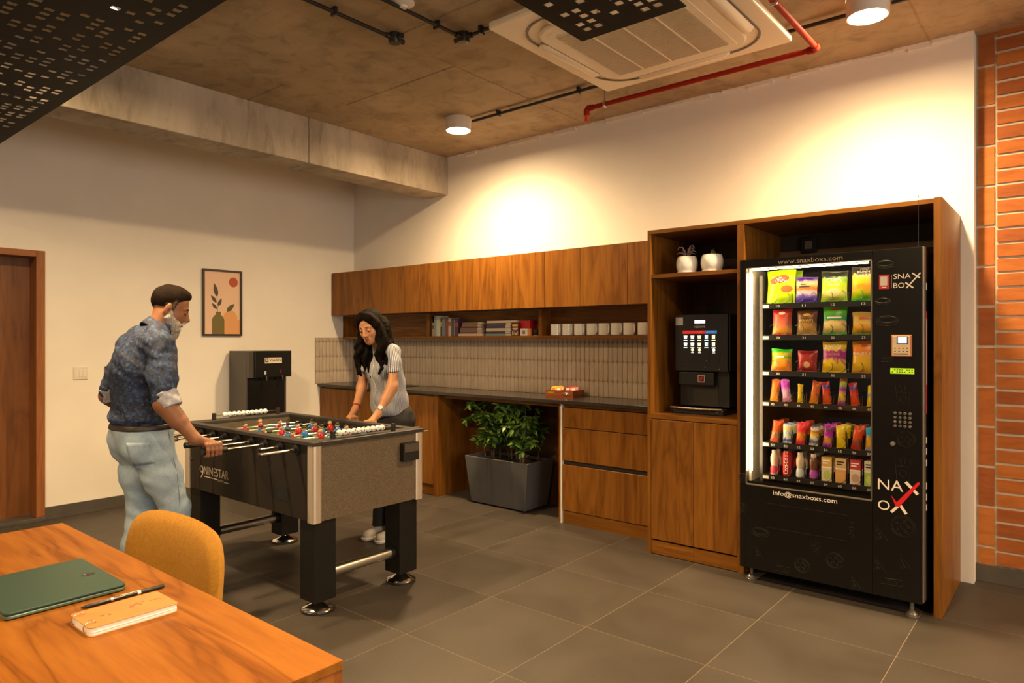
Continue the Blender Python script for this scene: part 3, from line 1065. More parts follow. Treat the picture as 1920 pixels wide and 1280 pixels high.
# ---------------------------------------------------------------- switches and sockets
s1 = thing('switch_plate', (0, -2.705, 1.135), 'cream switch plate on the wall beside the wooden door', 'switch')
MB().box(0, .009, -2.755, -2.655, 1.085, 1.186).build('plate', mat('cream_switch', (.70, .64, .56), .45), s1, bevel=.003)
for k in range(3): MB().box(.009, .012, -2.745 + k * .028, -2.720 + k * .028, 1.105, 1.166).build('rocker', mat('cream_switch2', (.74, .68, .60), .4), s1, bevel=.001)
s2 = thing('socket_plate', (0, -2.49, 1.14), 'black socket plate on the wall behind the man', 'socket')
MB().box(0, .010, -2.527, -2.43, 1.09, 1.186).build('plate', M['black'], s2, bevel=.003)
MB().box(.010, .013, -2.505, -2.452, 1.115, 1.16).build('socket_face', M['black_gloss'], s2, bevel=.002)
s3 = thing('socket_plate', (4.85, -.046, 2.02), 'black power socket above the vending machine inside the unit', 'socket')
MB().box(4.800, 4.900, -.062, -.047, 1.970, 2.075).build('plate', M['black'], s3, bevel=.006)
MB().box(4.826, 4.874, -.068, -.062, 1.995, 2.048).build('socket_face', mat('grey_plug', (.28, .22, .16), .5), s3, bevel=.008)
s4 = thing('socket_plate', (4.2, -.03, 1.616), 'black socket plate above the coffee machine', 'socket')
MB().box(4.145, 4.255, -.042, -.029, 1.58, 1.65).build('plate', M['black'], s4, bevel=.004)

# ---------------------------------------------------------------- small pots on the shelf
soil = noisy('potting_soil', (.03, .02, .013), (.06, .04, .025), 60, .95)


def pot(x, y, label, sc):
    t = thing('plant_pot', (x, y, 1.832), label, 'potted plant', 'small potted plants on the shelf')
    b = MB()
    b.lathe([(.052 * sc, 0), (.060 * sc, .004), (.060 * sc, .012), (.055 * sc, .013), (.063 * sc, .03), (.066 * sc, .055), (.065 * sc, .08), (.058 * sc, .104), (.054 * sc, .108), (.050 * sc, .104), (.05 * sc, .09)], (0, 0, 0), 36, caps=False)
    b.build('pot', M['ceramic'], t, world=False)
    MB().lathe([(.051 * sc, .093), (.03, .097), (0, .098)], (0, 0, 0), 20, caps=False).build('soil', soil, t, world=False)
    return t


p1 = pot(4.256, -.60, 'white pot with a spidery purple grey plant', 1.03)
rnd = random.Random(5)
lv = mat('purple_grey_leaf', (.20, .13, .13), .5)
for i in range(16):
    a = rnd.uniform(0, 6.28); r = rnd.uniform(.03, .075); hh = rnd.uniform(.03, .085)
    pts = [(0, 0, .095), (r * .45 * math.cos(a), r * .45 * math.sin(a), .095 + hh), (r * .8 * math.cos(a), r * .8 * math.sin(a), .095 + hh * 1.0), (r * math.cos(a), r * math.sin(a), .095 + hh * .75)]
    MB().tube(pts, [.0035, .004, .003, .0006], 6).build('leaf', lv, t if False else p1, world=False)
p2 = pot(4.425, -.60, 'white pot with a tiny green succulent', 1.06)
gl = mat('succulent_green', (.10, .12, .02), .5)
for i in range(10):
    a = rnd.uniform(0, 6.28); r = rnd.uniform(.006, .022); hh = rnd.uniform(.03, .055)
    MB().tube([(r * .3 * math.cos(a), r * .3 * math.sin(a), .095), (r * .7 * math.cos(a), r * .7 * math.sin(a), .095 + hh * .6), (r * math.cos(a), r * math.sin(a), .095 + hh)], [.004, .0045, .0005], 6).build('leaf', gl, p2, world=False)

# ---------------------------------------------------------------- coffee machine
cm = thing('coffee_machine', (4.31, -.3, .918), 'black coffee vending machine with lit menu panel in the niche', 'coffee machine')
gb = mat('coffee_black', (.016, .015, .014), .3)
MB().box(4.121, 4.490, -.470, -.10, 1.20, 1.570).build('upper_body', gb, cm, bevel=.006)
MB().box(4.121, 4.486, -.500, -.471, 1.198, 1.572).build('front_door', mat('coffee_front', (.020, .018, .017), .18), cm, bevel=.006)
MB().box(4.132, 4.475, -.44, -.10, .965, 1.199).build('lower_body', gb, cm, bevel=.004)
MB().box(4.135, 4.386, -.482, -.441, 1.105, 1.194).build('spout_housing', gb, cm, bevel=.006)
MB().box(4.228, 4.400, -.442, -.4402, .975, 1.10).build('cup_bay', M['dark'], cm)
MB().box(4.10, 4.468, -.530, -.12, .918, .952).build('drip_tray', gb, cm, bevel=.006)
tb = MB()
arc = [(4.106 + .352 * i / 12, -.530 - .022 * math.sin(math.pi * i / 12), .957) for i in range(13)]
tb.tube(arc, .0085, 10)
tb.build('tray_rim', M['steel'], cm)
MB().box(4.11, 4.46, -.525, -.45, .9525, .9555).build('tray_grid', M['steel'], cm)
for x in (4.135, 4.43): MB().ball((x, -.533, .938), .004, 8, 6).build('screw', M['steel'], cm)
YP = -.5008
MB().box(4.262, 4.334, YP - .0006, YP, 1.513, 1.533).build('display', mat('lit_white', (.8, .85, 1), .4, emit=(.8, .88, 1), es=2.2), cm)
text('maker_name', 'NESCAFE', (4.262, YP, 1.482), (1, 0, 0), (0, 0, 1), .074, .013, M['ink_white'], cm)
MB().box(4.263, 4.300, YP - .0004, YP, 1.499, 1.502).build('small_print', M['ink_white'], cm)
MB().box(4.178, 4.338, YP - .0006, YP, 1.444, 1.464).build('menu_band', mat('menu_red', (.55, .01, .015), .4, emit=(.8, .015, .02), es=.45), cm)
MB().box(4.3385, 4.414, YP - .0006, YP, 1.444, 1.464).build('menu_band', mat('menu_blue', (.02, .16, .45), .4, emit=(.03, .22, .6), es=.5), cm)
text('menu_word', 'HOT', (4.285, YP - .0006, 1.449), (1, 0, 0), (0, 0, 1), .040, .010, M['ink_white'], cm)
text('menu_word', 'COLD', (4.350, YP - .0006, 1.449), (1, 0, 0), (0, 0, 1), .048, .010, M['ink_white'], cm)
icw = mat('menu_icon_white', (.9, .9, .9), .4, emit=(1, .97, .9), es=1.1)
icy = mat('menu_icon_warm', (.9, .8, .5), .4, emit=(1, .82, .5), es=.8)
icb = mat('menu_icon_blue', (.5, .7, .9), .4, emit=(.6, .8, 1), es=.8)
for r in range(2):
    for c in range(5):
        x = 4.198 + c * .0485; z = 1.412 - r * .048
        m_ = icb if c == 3 else (icy if c in (2, 4) else icw)
        b = MB()
        if c < 3: b.prism([(-.010, .0), (.010, .0), (.013, .020), (-.013, .020)], (x, YP, z), (1, 0, 0), (0, 0, 1), (0, -1, 0), .0006)
        else: b.prism([(-.010, -.002), (.010, -.002), (.011, .024), (-.011, .024)], (x, YP, z), (1, 0, 0), (0, 0, 1), (0, -1, 0), .0006)
        b.build('menu_icon', m_, cm)
        MB().box(x - .013, x + .013, YP - .0006, YP, z - .014, z - .009).build('menu_caption', icw, cm)
for x, m_ in ((4.247, icy), (4.296, icy), (4.394, icw)):
    MB().prism(ell(x, 1.338, .010, .010, 16), (0, YP, 0), (1, 0, 0), (0, 0, 1), (0, -1, 0), .0006).build('menu_icon', m_, cm)
    MB().box(x - .009, x + .009, YP - .0006, YP, 1.318, 1.321).build('menu_caption', icw, cm)
MB().box(4.128, 4.180, YP - .0006, YP, 1.500, 1.553).build('blank_sticker', mat('grey_sticker', (.5, .5, .48), .6), cm)


def outline(name, pts, O, U, V, m, parent, r=.0012, closed=True):
    O, U, V = Vector(O), Vector(U), Vector(V)
    return MB().tube([O + U * a + V * b for a, b in pts], r, 4, closed=closed).build(name, m, parent)


rl = mat('faint_red_print', (.09, .022, .016), .5); bl = mat('faint_blue_print', (.04, .055, .075), .5)
outline('printed_cup', [(.03 * math.cos(t), .024 * math.sin(t)) for t in [math.pi + i * math.pi / 12 for i in range(13)]], (4.19, YP, 1.285), (1, 0, 0), (0, 0, 1), rl, cm)
outline('printed_cup', ell(0, 0, .05, .035), (4.195, YP, 1.262), (1, 0, 0), (0, 0, 1), rl, cm)
outline('printed_glass', [(-.028, .05), (-.034, -.03), (-.02, -.045), (.02, -.045), (.03, -.03), (.045, .06)], (4.395, YP, 1.275), (1, 0, 0), (0, 0, 1), bl, cm, closed=False)
for x, z in ((4.345, 1.268), (4.45, 1.275), (4.335, 1.226), (4.43, 1.215)):
    MB().prism([(0, .004), (.002, 0), (0, -.004), (-.002, 0)], (x, YP, z), (1, 0, 0), (0, 0, 1), (0, -1, 0), .0006).build('printed_spark', M['ink_white'], cm)
MB().prism(rrect(-.025, .025, -.025, .025, .007), (4.302, -.4825, 1.150), (1, 0, 0), (0, 0, 1), (0, -1, 0), .004).build('emblem_plate', M['steel'], cm)
MB().prism(rrect(-.018, .018, -.018, .018, .004), (4.302, -.4866, 1.150), (1, 0, 0), (0, 0, 1), (0, -1, 0), .001).build('emblem_face', mat('emblem_dark', (.10, .006, .005), .3), cm)
MB().prism(leaf((-.008, -.014), (.008, .015), .008), (4.302, -.4877, 1.150), (1, 0, 0), (0, 0, 1), (0, -1, 0), .001).build('emblem_mark', mat('emblem_red', (.6, .02, .01), .4), cm)

# ---------------------------------------------------------------- water dispenser
wd = thing('water_dispenser', (.2, -1.245, 0), 'black and grey water dispenser against the cream wall', 'water dispenser')
gp = mat('dispenser_grey', (.085, .076, .070), .35, .4)
MB().box(.03, .340, -1.465, -1.055, .03, 1.302).build('body', gp, wd, bevel=.004)
MB().box(.341, .372, -1.462, -1.408, 1.055, 1.303).build('side_trim', gp, wd, bevel=.003)
MB().box(.341, .385, -1.406, -1.026, 1.055, 1.303).build('control_head', M['black_gloss'], wd, bevel=.004)
MB().box(.341, .352, -1.462, -1.082, .72, 1.053).build('dispensing_bay', M['black_gloss'], wd)
MB().box(.341, .366, -1.462, -1.082, .03, .70).build('lower_front', M['black_gloss'], wd, bevel=.004)
MB().box(.341, .50, -1.39, -1.10, .69, .72).build('drip_tray', M['black'], wd, bevel=.004)
MB().box(.3852, .3862, -1.306, -1.130, 1.186, 1.240).build('name_plate', mat('plate_cream', (.66, .58, .48), .5), wd)
text('lettering', 'VIAAN', (.3862, -1.263, 1.203), (0, 1, 0), (0, 0, 1), .125, .026, M['black'], wd)
MB().prism(rrect(-1.302, -1.270, 1.197, 1.233, .006), (.3863, 0, 0), (0, 1, 0), (0, 0, 1), (1, 0, 0), .0006).build('emblem', M['black'], wd)
MB().prism(leaf((-1.286, 1.204), (-1.286, 1.228), .007), (.387, 0, 0), (0, 1, 0), (0, 0, 1), (1, 0, 0), .0006).build('emblem_drop', mat('plate_cream', (.66, .58, .48), .5), wd)
for y in (-1.305, -1.14):
    MB().tube([(.386, y, 1.07), (.41, y, 1.065), (.418, y, 1.045), (.418, y, 1.025)], .008, 10).build('tap', M['black'], wd)
MB().box(.3852, .3865, -1.310, -1.292, 1.085, 1.115).build('indicator', mat('led_dim', (.4, .4, .4), .4, emit=(.8, .8, .7), es=.08), wd)
MB().box(.3852, .3865, -1.145, -1.135, 1.09, 1.125).build('indicator', mat('led_red', (.2, .01, .01), .4, emit=(.6, .02, .01), es=.05), wd)
for x in (.06, .31):
    for y in (-1.44, -1.08): MB().cyl((x, y, 0), (x, y, .03), .016, n=12).build('foot', M['black'], wd)

# ---------------------------------------------------------------- planter with shrub in the open bay
pl = thing('planter', (2.44, -.235, 0), 'tapered grey rectangular planter with a leafy green shrub', 'planter')
pg = noisy('grey_planter', (.085, .088, .095), (.105, .108, .115), 3, .5)
x0, x1, y0, y1 = 2.105, 2.800, -.425, -.06
b = MB()
I = .05
P0 = [(x0 + I, y0 + .03, .012), (x1 - I, y0 + .03, .012), (x0 + I, y1 - .03, .012), (x1 - I, y1 - .03, .012)]
P1 = [(x0, y0, .405), (x1, y0, .405), (x0, y1, .405), (x1, y1, .405)]
b.v = P0 + P1
for q in ((0, 2, 3, 1), (0, 1, 5, 4), (2, 6, 7, 3), (0, 4, 6, 2), (1, 3, 7, 5)): b.face(q)
t_ = .018
b.v += [(x0 + t_, y0 + t_, .405), (x1 - t_, y0 + t_, .405), (x0 + t_, y1 - t_, .405), (x1 - t_, y1 - t_, .405),
        (x0 + t_ + .004, y0 + t_ + .004, .37), (x1 - t_ - .004, y0 + t_ + .004, .37), (x0 + t_ + .004, y1 - t_ - .004, .37), (x1 - t_ - .004, y1 - t_ - .004, .37)]
for q in ((4, 5, 9, 8), (5, 7, 11, 9), (7, 6, 10, 11), (6, 4, 8, 10), (8, 9, 13, 12), (9, 11, 15, 13), (11, 10, 14, 15), (10, 8, 12, 14)): b.face(q)
b.build('tub', pg, pl, bevel=.004)
MB().box(x0 + .02, x1 - .02, y0 + .02, y1 - .02, .34, .378).build('soil', soil, pl)
for x in (x0 + .09, x1 - .09):
    for y in (y0 + .07, y1 - .07): MB().cyl((x, y, 0), (x, y, .013), .02, n=10).build('foot', M['black'], pl)
rnd = random.Random(21)
stem_m = noisy('shrub_stem', (.10, .06, .035), (.17, .10, .055), 20, .8)
lf = []
for k, c in enumerate(((.07, .16, .025), (.11, .22, .035), (.18, .30, .045), (.045, .115, .028))):
    lf.append(mat('shrub_leaf_%d' % k, c, .38, spec=.5))


def leaf_mesh(L, w, droop, m):
    b = MB()
    nn = 6
    for i in range(nn + 1):
        t = i / nn
        ww = w * math.sin(math.pi * min(1, t * .97 + .03)) ** .8 if 0 < t < 1 else .0006
        z = -droop * t * t * L
        b.v += [(-ww, t * L, z + .25 * ww), (0, t * L, z), (ww, t * L, z + .25 * ww)]
    for i in range(nn):
        for j in range(2):
            b.face((i * 3 + j, i * 3 + j + 1, i * 3 + j + 4, i * 3 + j + 3), 0, True)
    return b.mesh('leaf', m)


lms = [leaf_mesh(L, w, d, lf[k % 4]) for k, (L, w, d) in enumerate(((.070, .014, .35), (.062, .012, .2), (.078, .015, .4), (.055, .012, .1), (.065, .014, .5), (.075, .013, .3), (.058, .013, .15), (.068, .012, .35)))]
cnt = 0
LIM = 290
more = MB()
stems = []
for s_ in range(11):
    sx = x0 + .08 + (x1 - x0 - .16) * s_ / 10 + rnd.uniform(-.03, .03)
    sy = rnd.uniform(y0 + .07, y1 - .10)
    hh = rnd.uniform(.36, .49)
    tx, ty = sx + rnd.uniform(-.07, .07), sy + rnd.uniform(-.10, .05)
    pts = [Vector((sx, sy, .365)), Vector(((sx * 2 + tx) / 3, (sy * 2 + ty) / 3, .37 + hh * .35)), Vector(((sx + tx * 2) / 3 + rnd.uniform(-.02, .02), (sy + ty * 2) / 3, .37 + hh * .68)), Vector((tx, ty, .37 + hh))]
    pts[-1].z = min(pts[-1].z, .84)
    MB().tube(pts, [.008, .0065, .005, .003], 7).build('stem', stem_m, pl)
    stems.append(pts)
    br = [pts]
    for q in range(7):
        a = pts[1].lerp(pts[3], rnd.uniform(.0, .95))
        e = a + Vector((rnd.uniform(-.15, .15), rnd.uniform(-.17, .08), rnd.uniform(-.05, .12)))
        e.z = min(e.z, .85); e.x = min(max(e.x, 2.04), 2.88); e.y = min(e.y, -.05)
        tw = [a, a.lerp(e, .5) + Vector((0, 0, .015)), e]
        MB().tube(tw, [.0035, .0028, .0018], 5).build('twig', stem_m, pl)
        br.append(tw)
    for tw in br:
        for q in range(22 if tw is not pts else 26):
            f = rnd.uniform(.25, 1.0)
            i = min(int(f * (len(tw) - 1)), len(tw) - 2)
            p = tw[i].lerp(tw[i + 1], f * (len(tw) - 1) - i)
            if tw is pts and p.z < .5 and rnd.random() < .6: continue
            az = rnd.uniform(0, 2 * math.pi)
            rot = Euler((rnd.uniform(-.6, .8), rnd.uniform(-.7, .7), az))
            me = rnd.choice(lms)
            tip = p + rot.to_matrix() @ Vector((0, .08, 0))
            if tip.z > .895 or tip.y > -.03 or tip.x < 1.82 or tip.x > 3.09: continue
            if cnt < LIM and (tip.y < -.16):
                link('leaf', me, pl, p - pl.location, rot); cnt += 1
            else:
                R = rot.to_matrix(); k0 = len(more.v); mi = lms.index(me) % 4
                more.v += [tuple(p + R @ v.co) for v in me.vertices]
                for pp in me.polygons: more.face([k0 + i2 for i2 in pp.vertices], mi, True)
tag(more.build('leaf_mass', lf, pl), kind='stuff')


# ================================================================ vending machine
YV = -.80
vm = thing('vending_machine', (5.146, -.42, 0), 'black glass-fronted snack vending machine standing in the tall unit', 'vending machine')
vb = mat('vending_black', (.0045, .0038, .0032), .26, spec=.32)
vi = mat('vending_interior', (.030, .024, .018), .5)
vc = mat('vending_cream_lining', (.62, .55, .45), .5)
wire = mat('coil_wire', (.05, .045, .04), .3, .8)
Z0, Z1 = .083, 1.868
WX0, WX1, WZ0, WZ1 = 4.716, 5.382, .566, 1.820
MB().box(4.680, WX0, YV, -.742, Z0, Z1).build('door_stile', vb, vm, bevel=.003)
MB().box(WX0, WX1, YV, -.742, WZ1, Z1).build('door_top_rail', vb, vm, bevel=.003)
MB().box(WX0, WX1, YV, -.742, Z0, WZ0).build('door_lower_panel', vb, vm, bevel=.003)
MB().box(WX1, 5.606, YV, -.742, Z0, Z1).build('control_column', vb, vm, bevel=.003)
MB().box(5.606, 5.614, YV - .002, -.745, Z0 + .01, Z1).build('edge_trim', mat('worn_aluminium', (.30, .27, .24), .35, .9), vm, bevel=.002)
MB().box(4.69, 4.705, -.741, -.07, Z0, Z1 - .006).build('cabinet_side', vb, vm)
MB().box(5.372, 5.612, -.741, -.07, Z0, Z1 - .006).build('cabinet_side', vb, vm)
MB().box(4.705, 5.372, -.10, -.07, Z0, Z1 - .006).build('cabinet_back', vb, vm)
MB().box(4.705, 5.372, -.741, -.10, Z1 - .03, Z1 - .006).build('cabinet_top', vb, vm)
MB().box(4.705, 5.372, -.741, -.10, Z0, .575).build('cabinet_base', vb, vm)
MB().box(4.706, 4.728, -.741, -.50, .577, WZ1).build('side_lining', vc, vm)
MB().box(4.706, 5.371, -.21, -.195, .577, WZ1).build('rear_lining', vi, vm)
MB().box(5.360, 5.371, -.741, -.21, .577, WZ1).build('side_lining', vi, vm)
MB().box(4.760, 4.778, -.70, -.21, .577, 1.78).build('shelf_rail', vi, vm)
MB().box(WX0, WX1, -.790, -.786, WZ0, WZ1).build('glass_pane', M['glass'], vm)
gt = mat('window_trim', (.30, .25, .19), .35, .6)
for a in ((WX0, WX0 + .005, WZ0, WZ1), (WX1 - .005, WX1, WZ0, WZ1), (WX0, WX1, WZ0, WZ0 + .005), (WX0, WX1, WZ1 - .005, WZ1)):
    MB().box(a[0], a[1], -.801, -.784, a[2], a[3]).build('window_trim', gt, vm)
led = mat('led_strip', (1, 1, 1), .5, emit=(1.0, .74, .40), es=LED_RADIANCE)
MB().box(4.7285, 4.7345, -.765, -.745, .64, 1.79).build('led_strip', led, vm)
MB().box(4.74, 5.355, -.772, -.757, 1.806, 1.811).build('led_strip', led, vm)

SZ = [1.612, 1.430, 1.222, 1.045, .808, .618]
num4 = [4.868, 5.012, 5.165, 5.318]
num8 = [4.838 + .0725 * k for k in range(8)]


def helix(r, turns=5, n=18):
    p = []
    for i in range(turns * n + 1):
        a = 2 * math.pi * i / n
        p.append((r * math.sin(a), .34 * i / (turns * n), -r * math.cos(a)))
    return MB().tube(p, .0016, 4).mesh('coil', wire)


h1, h2 = helix(.030), helix(.029)
for r, z in enumerate(SZ):
    MB().box(4.779, 5.359, -.698, -.212, z - .006, z - .001).build('shelf_tray', vi, vm)
    MB().box(4.779, 5.359, -.704, -.698, z - .028, z + .002).build('price_rail', mat('price_rail', (.008, .007, .006), .3), vm, bevel=.001)
    MB().box(4.781, 4.815, -.7048, -.704, z - .024, z - .006).build('price_tag', vc, vm)
    cs = num4 if r < 3 else num8
    for k, x in enumerate(cs):
        text('slot_number', str((r + 1) * 10 + k), (x - .010, -.7045, z - .021), (1, 0, 0), (0, 0, 1), .019, .013, M['ink_white'], vm, depth=.0006)
        offs = (-.034, .034) if r < 3 else (0,)
        for d in offs:
            link('coil', h1 if r < 3 else h2, vm, Vector((x + d, -.712, z + .032)) - vm.location)
        if k:
            xm = (cs[k - 1] + x) / 2
            MB().box(xm - .0008, xm + .0008, -.69, -.25, z, z + .055).build('slot_divider', vi, vm)


# ---------------------------------------------------------------- products
def sat(c, k=1.35):
    g = sum(c) / 3
    return tuple(max(.004, (g + (v - g) * k) * .92) for v in c)


def pack_mat(name, stops, blob=None, swirl=.10, gloss=.33):
    stops = [(p_, sat(c_)) for p_, c_ in stops]
    m = mat(name, stops[0][1], gloss, spec=.38)
    t = NT(m)
    g = t.coord('Generated')
    sp = t.n('ShaderNodeSeparateXYZ', {0: g})
    nz = t.noise(g, 3.5, 4, .6)
    a = t.n('ShaderNodeMath', {0: nz, 1: .5}, operation='SUBTRACT').outputs[0]
    a = t.n('ShaderNodeMath', {0: a, 1: swirl * 3, 2: sp.outputs[2]}, operation='MULTIPLY_ADD').outputs[0]
    c = t.ramp(a, stops, 'EASE')
    if blob:
        bx, bz, rx, rz, bc = blob
        dx_ = t.n('ShaderNodeMath', {0: sp.outputs[0], 1: bx}, operation='SUBTRACT').outputs[0]
        dx_ = t.n('ShaderNodeMath', {0: dx_, 1: rx}, operation='DIVIDE').outputs[0]
        dz_ = t.n('ShaderNodeMath', {0: sp.outputs[2], 1: bz}, operation='SUBTRACT').outputs[0]
        dz_ = t.n('ShaderNodeMath', {0: dz_, 1: rz}, operation='DIVIDE').outputs[0]
        d2 = t.n('ShaderNodeMath', {0: dx_, 1: dx_}, operation='MULTIPLY').outputs[0]
        d2 = t.n('ShaderNodeMath', {0: dz_, 1: dz_, 2: d2}, operation='MULTIPLY_ADD').outputs[0]
        d2 = t.n('ShaderNodeMath', {0: a, 1: .6, 2: d2}, operation='MULTIPLY_ADD').outputs[0]
        f = t.ramp(d2, [(.75, (1, 1, 1)), (.95, (0, 0, 0))])
        c = t.mix(f, c, bc)
    t.col(c)
    t.bump(t.noise(t.coord('Object'), 45, 3), .25, .004)
    return m


def thick(u, v, d):
    s = 1 - (2 * v - 1) ** 4
    return d * max(0, 1 - u * u) ** .55 * max(0, s) ** .6


def pack_mesh(w, hh, d, m, seed=0):
    rr = random.Random(seed)
    b = MB()
    nu, nv = 8, 12
    vv = [0, .045] + [.045 + .91 * (i / (nv - 2)) for i in range(1, nv - 2)] + [.955, 1.0]
    for side in (-1, 1):
        for j, v in enumerate(vv):
            for i in range(nu + 1):
                u = -1 + 2 * i / nu
                ww = w / 2 * (1 - .07 * (1 - (2 * v - 1) ** 2))
                vi_ = min(max((v - .045) / .91, 0), 1)
                y = side * (thick(u, vi_, d) + .0006)
                y += .0015 * math.sin(u * 9 + seed) * math.sin(v * 11 + seed * 2) * (1 if abs(u) < 1 else 0)
                b.v.append((u * ww, y, v * hh + .003 * math.sin(u * 2.5 + seed) * (v > .9)))
    n1 = (nu + 1) * len(vv)
    for s_ in (0, 1):
        for j in range(len(vv) - 1):
            for i in range(nu):
                q = [s_ * n1 + j * (nu + 1) + i, s_ * n1 + j * (nu + 1) + i + 1, s_ * n1 + (j + 1) * (nu + 1) + i + 1, s_ * n1 + (j + 1) * (nu + 1) + i]
                b.face(q if s_ == 0 else q[::-1], 0, True)
    return b.mesh('packet', m, smooth=True)


def packet(x, z, w, hh, d, m, label, group, y=-.672, tilt=-6, texts=(), seed=0, lean=0):
    o = link('snack_packet', pack_mesh(w, hh, d, m, seed), None, (x, y, z + .001), (math.radians(tilt), math.radians(lean), 0))
    tag(o, label, 'snack packet', group)
    for (s, tx, tz, tw, th, tm, sl) in texts:
        def warp(p):
            u = p.x / (w / 2); v = p.z / hh
            return Vector((p.x, -thick(max(-1, min(1, u)), min(max((v - .045) / .91, 0), 1), d) - .0028, p.z))
        if s is None:       # lettering too small to read: plain printed strips
            b = MB()
            for i in range(9): b.v += [tuple(warp(Vector((tx + tw * (i / 8 - .5), 0, tz + zz)))) for zz in (0, th)]
            for i in range(8): b.face((2 * i, 2 * i + 2, 2 * i + 3, 2 * i + 1))
            link('print', b.mesh('print', tm), o)
            continue
        k = text('print', s, (tx - tw / 2, 0, tz), (1, 0, 0), (0, 0, 1), tw, th, tm, None, warp=warp, slant=sl)
        l = k.location.copy()
        for v in k.data.vertices: v.co += l
        k.location = (0, 0, 0); k.parent = o
    return o


tr_ = mat('print_tomato', (.55, .05, .01), .45); tw_ = mat('print_white', (.85, .82, .76), .45); tk = mat('print_black', (.02, .02, .02), .45)
ty_ = mat('print_yellow', (.75, .5, .05), .45)
G1 = 'large snack packets on the upper vending shelves'
lime = pack_mat('pack_lime', [(0, (.40, .62, .02)), (.35, (.55, .72, .05)), (.6, (.42, .66, .02)), (1, (.50, .75, .04))], (.72, .42, .25, .14, (.45, .12, .03)))
packet(4.872, SZ[0], .165, .197, .022, lime, 'lime green crisp packet in slot 10', G1, texts=[('BINGO!', -.002, .125, .095, .030, tw_, .15)], seed=1)
MB().ball((-.004, -.0205, .138), (.056, .003, .024), 20, 8, R=Matrix.Rotation(-.2, 3, 'Y')).build('printed_badge', tr_, bpy.data.objects['snack_packet'], world=False)
packet(4.892, SZ[0], .165, .197, .020, lime, 'second lime green crisp packet behind the front one in slot 10', G1, y=-.61, seed=2)
packet(5.015, SZ[0], .122, .148, .020, pack_mat('pack_blue', [(0, (.07, .05, .30)), (.22, (.16, .12, .45)), (.36, (.55, .45, .5)), (.5, (.5, .17, .04)), (.72, (.55, .42, .25)), (.9, (.07, .03, .22))]), 'blue and orange packet in slot 11', G1,
       texts=[(None, -.012, .101, .03, .006, tk, .2), (None, -.008, .087, .06, .007, tk, .2)], seed=3)
packet(5.162, SZ[0], .140, .172, .021, pack_mat('pack_green_chips', [(0, (.25, .45, .02)), (.25, (.55, .58, .20)), (.5, (.40, .55, .04)), (.76, (.16, .32, .02)), (.8, (.02, .02, .015)), (1, (.03, .035, .02))], (.5, .3, .3, .17, (.68, .58, .25))), 'green packet of chips with black top in slot 12', G1,
       texts=[('CHIPS', 0, .105, .075, .026, tw_, .25), ('CREAM & ONION', 0, .088, .07, .010, tw_, .1)], seed=4)
packet(5.322, SZ[0], .148, .188, .021, pack_mat('pack_yellow_green', [(0, (.06, .42, .03)), (.2, (.35, .45, .05)), (.38, (.62, .30, .05)), (.5, (.66, .48, .08)), (.72, (.68, .52, .04)), (.8, (.05, .04, .03)), (1, (.06, .05, .04))], swirl=.13), 'yellow and green snack packet with black top in slot 13', G1,
       texts=[('TOO', -.01, .166, .045, .012, tw_, .2), ('YUMM!', -.01, .150, .07, .013, tw_, .2), ('KARARE', -.005, .126, .085, .016, mat('print_cream', (.7, .6, .45), .5), 0)], seed=5)
packet(4.880, SZ[1], .112, .150, .018, pack_mat('pack_red_pink', [(0, (.36, .03, .02)), (.12, (.55, .30, .10)), (.45, (.42, .13, .10)), (.75, (.40, .07, .06)), (1, (.32, .03, .02))], (.5, .83, .28, .10, (.8, .72, .6))), 'red namkeen packet in slot 20', G1, seed=6)
packet(5.018, SZ[1], .112, .140, .018, pack_mat('pack_brown_peanut', [(0, (.42, .30, .14)), (.35, (.30, .18, .07)), (.52, (.10, .04, .02)), (.8, (.13, .05, .02)), (1, (.09, .035, .018))], (.5, .8, .3, .09, (.62, .45, .08)), swirl=.2), 'brown packet of peanuts in slot 21', G1,
       texts=[('PEANUTS', 0, .074, .072, .013, ty_, 0)], seed=7)
packet(5.165, SZ[1], .128, .158, .019, pack_mat('pack_green_mix', [(0, (.03, .30, .04)), (.15, (.5, .42, .2)), (.42, (.66, .52, .28)), (.5, (.05, .28, .10)), (.85, (.12, .42, .03)), (1, (.15, .48, .04))], (.5, .86, .3, .07, (.45, .05, .03))), 'green packet of nut mix in slot 22', G1,
       texts=[(None, 0, .090, .075, .009, tw_, 0)], seed=8)
packet(5.320, SZ[1], .135, .122, .019, pack_mat('pack_gold', [(0, (.16, .24, .03)), (.25, (.55, .30, .06)), (.5, (.60, .42, .16)), (1, (.52, .38, .14))], swirl=.16), 'gold packet with a green foot in slot 23', G1,
       texts=[(None, 0, .092, .05, .004, tr_, 0), (None, 0, .082, .06, .005, tr_, 0)], seed=9)
packet(4.876, SZ[2], .118, .128, .018, pack_mat('pack_green_orange', [(0, (.60, .22, .03)), (.45, (.62, .30, .06)), (.6, (.14, .38, .05)), (.75, (.62, .42, .06)), (.86, (.05, .34, .03)), (1, (.06, .38, .03))], swirl=.09), 'green and orange packet in slot 30', G1,
       texts=[(None, -.006, .078, .05, .006, tw_, 0)], seed=10)
packet(5.020, SZ[2], .110, .120, .018, pack_mat('pack_dark_red', [(0, (.22, .02, .015)), (.5, (.28, .025, .018)), (1, (.20, .018, .014))], (.5, .32, .22, .17, (.55, .30, .12))), 'dark red packet in slot 31', G1, seed=11)
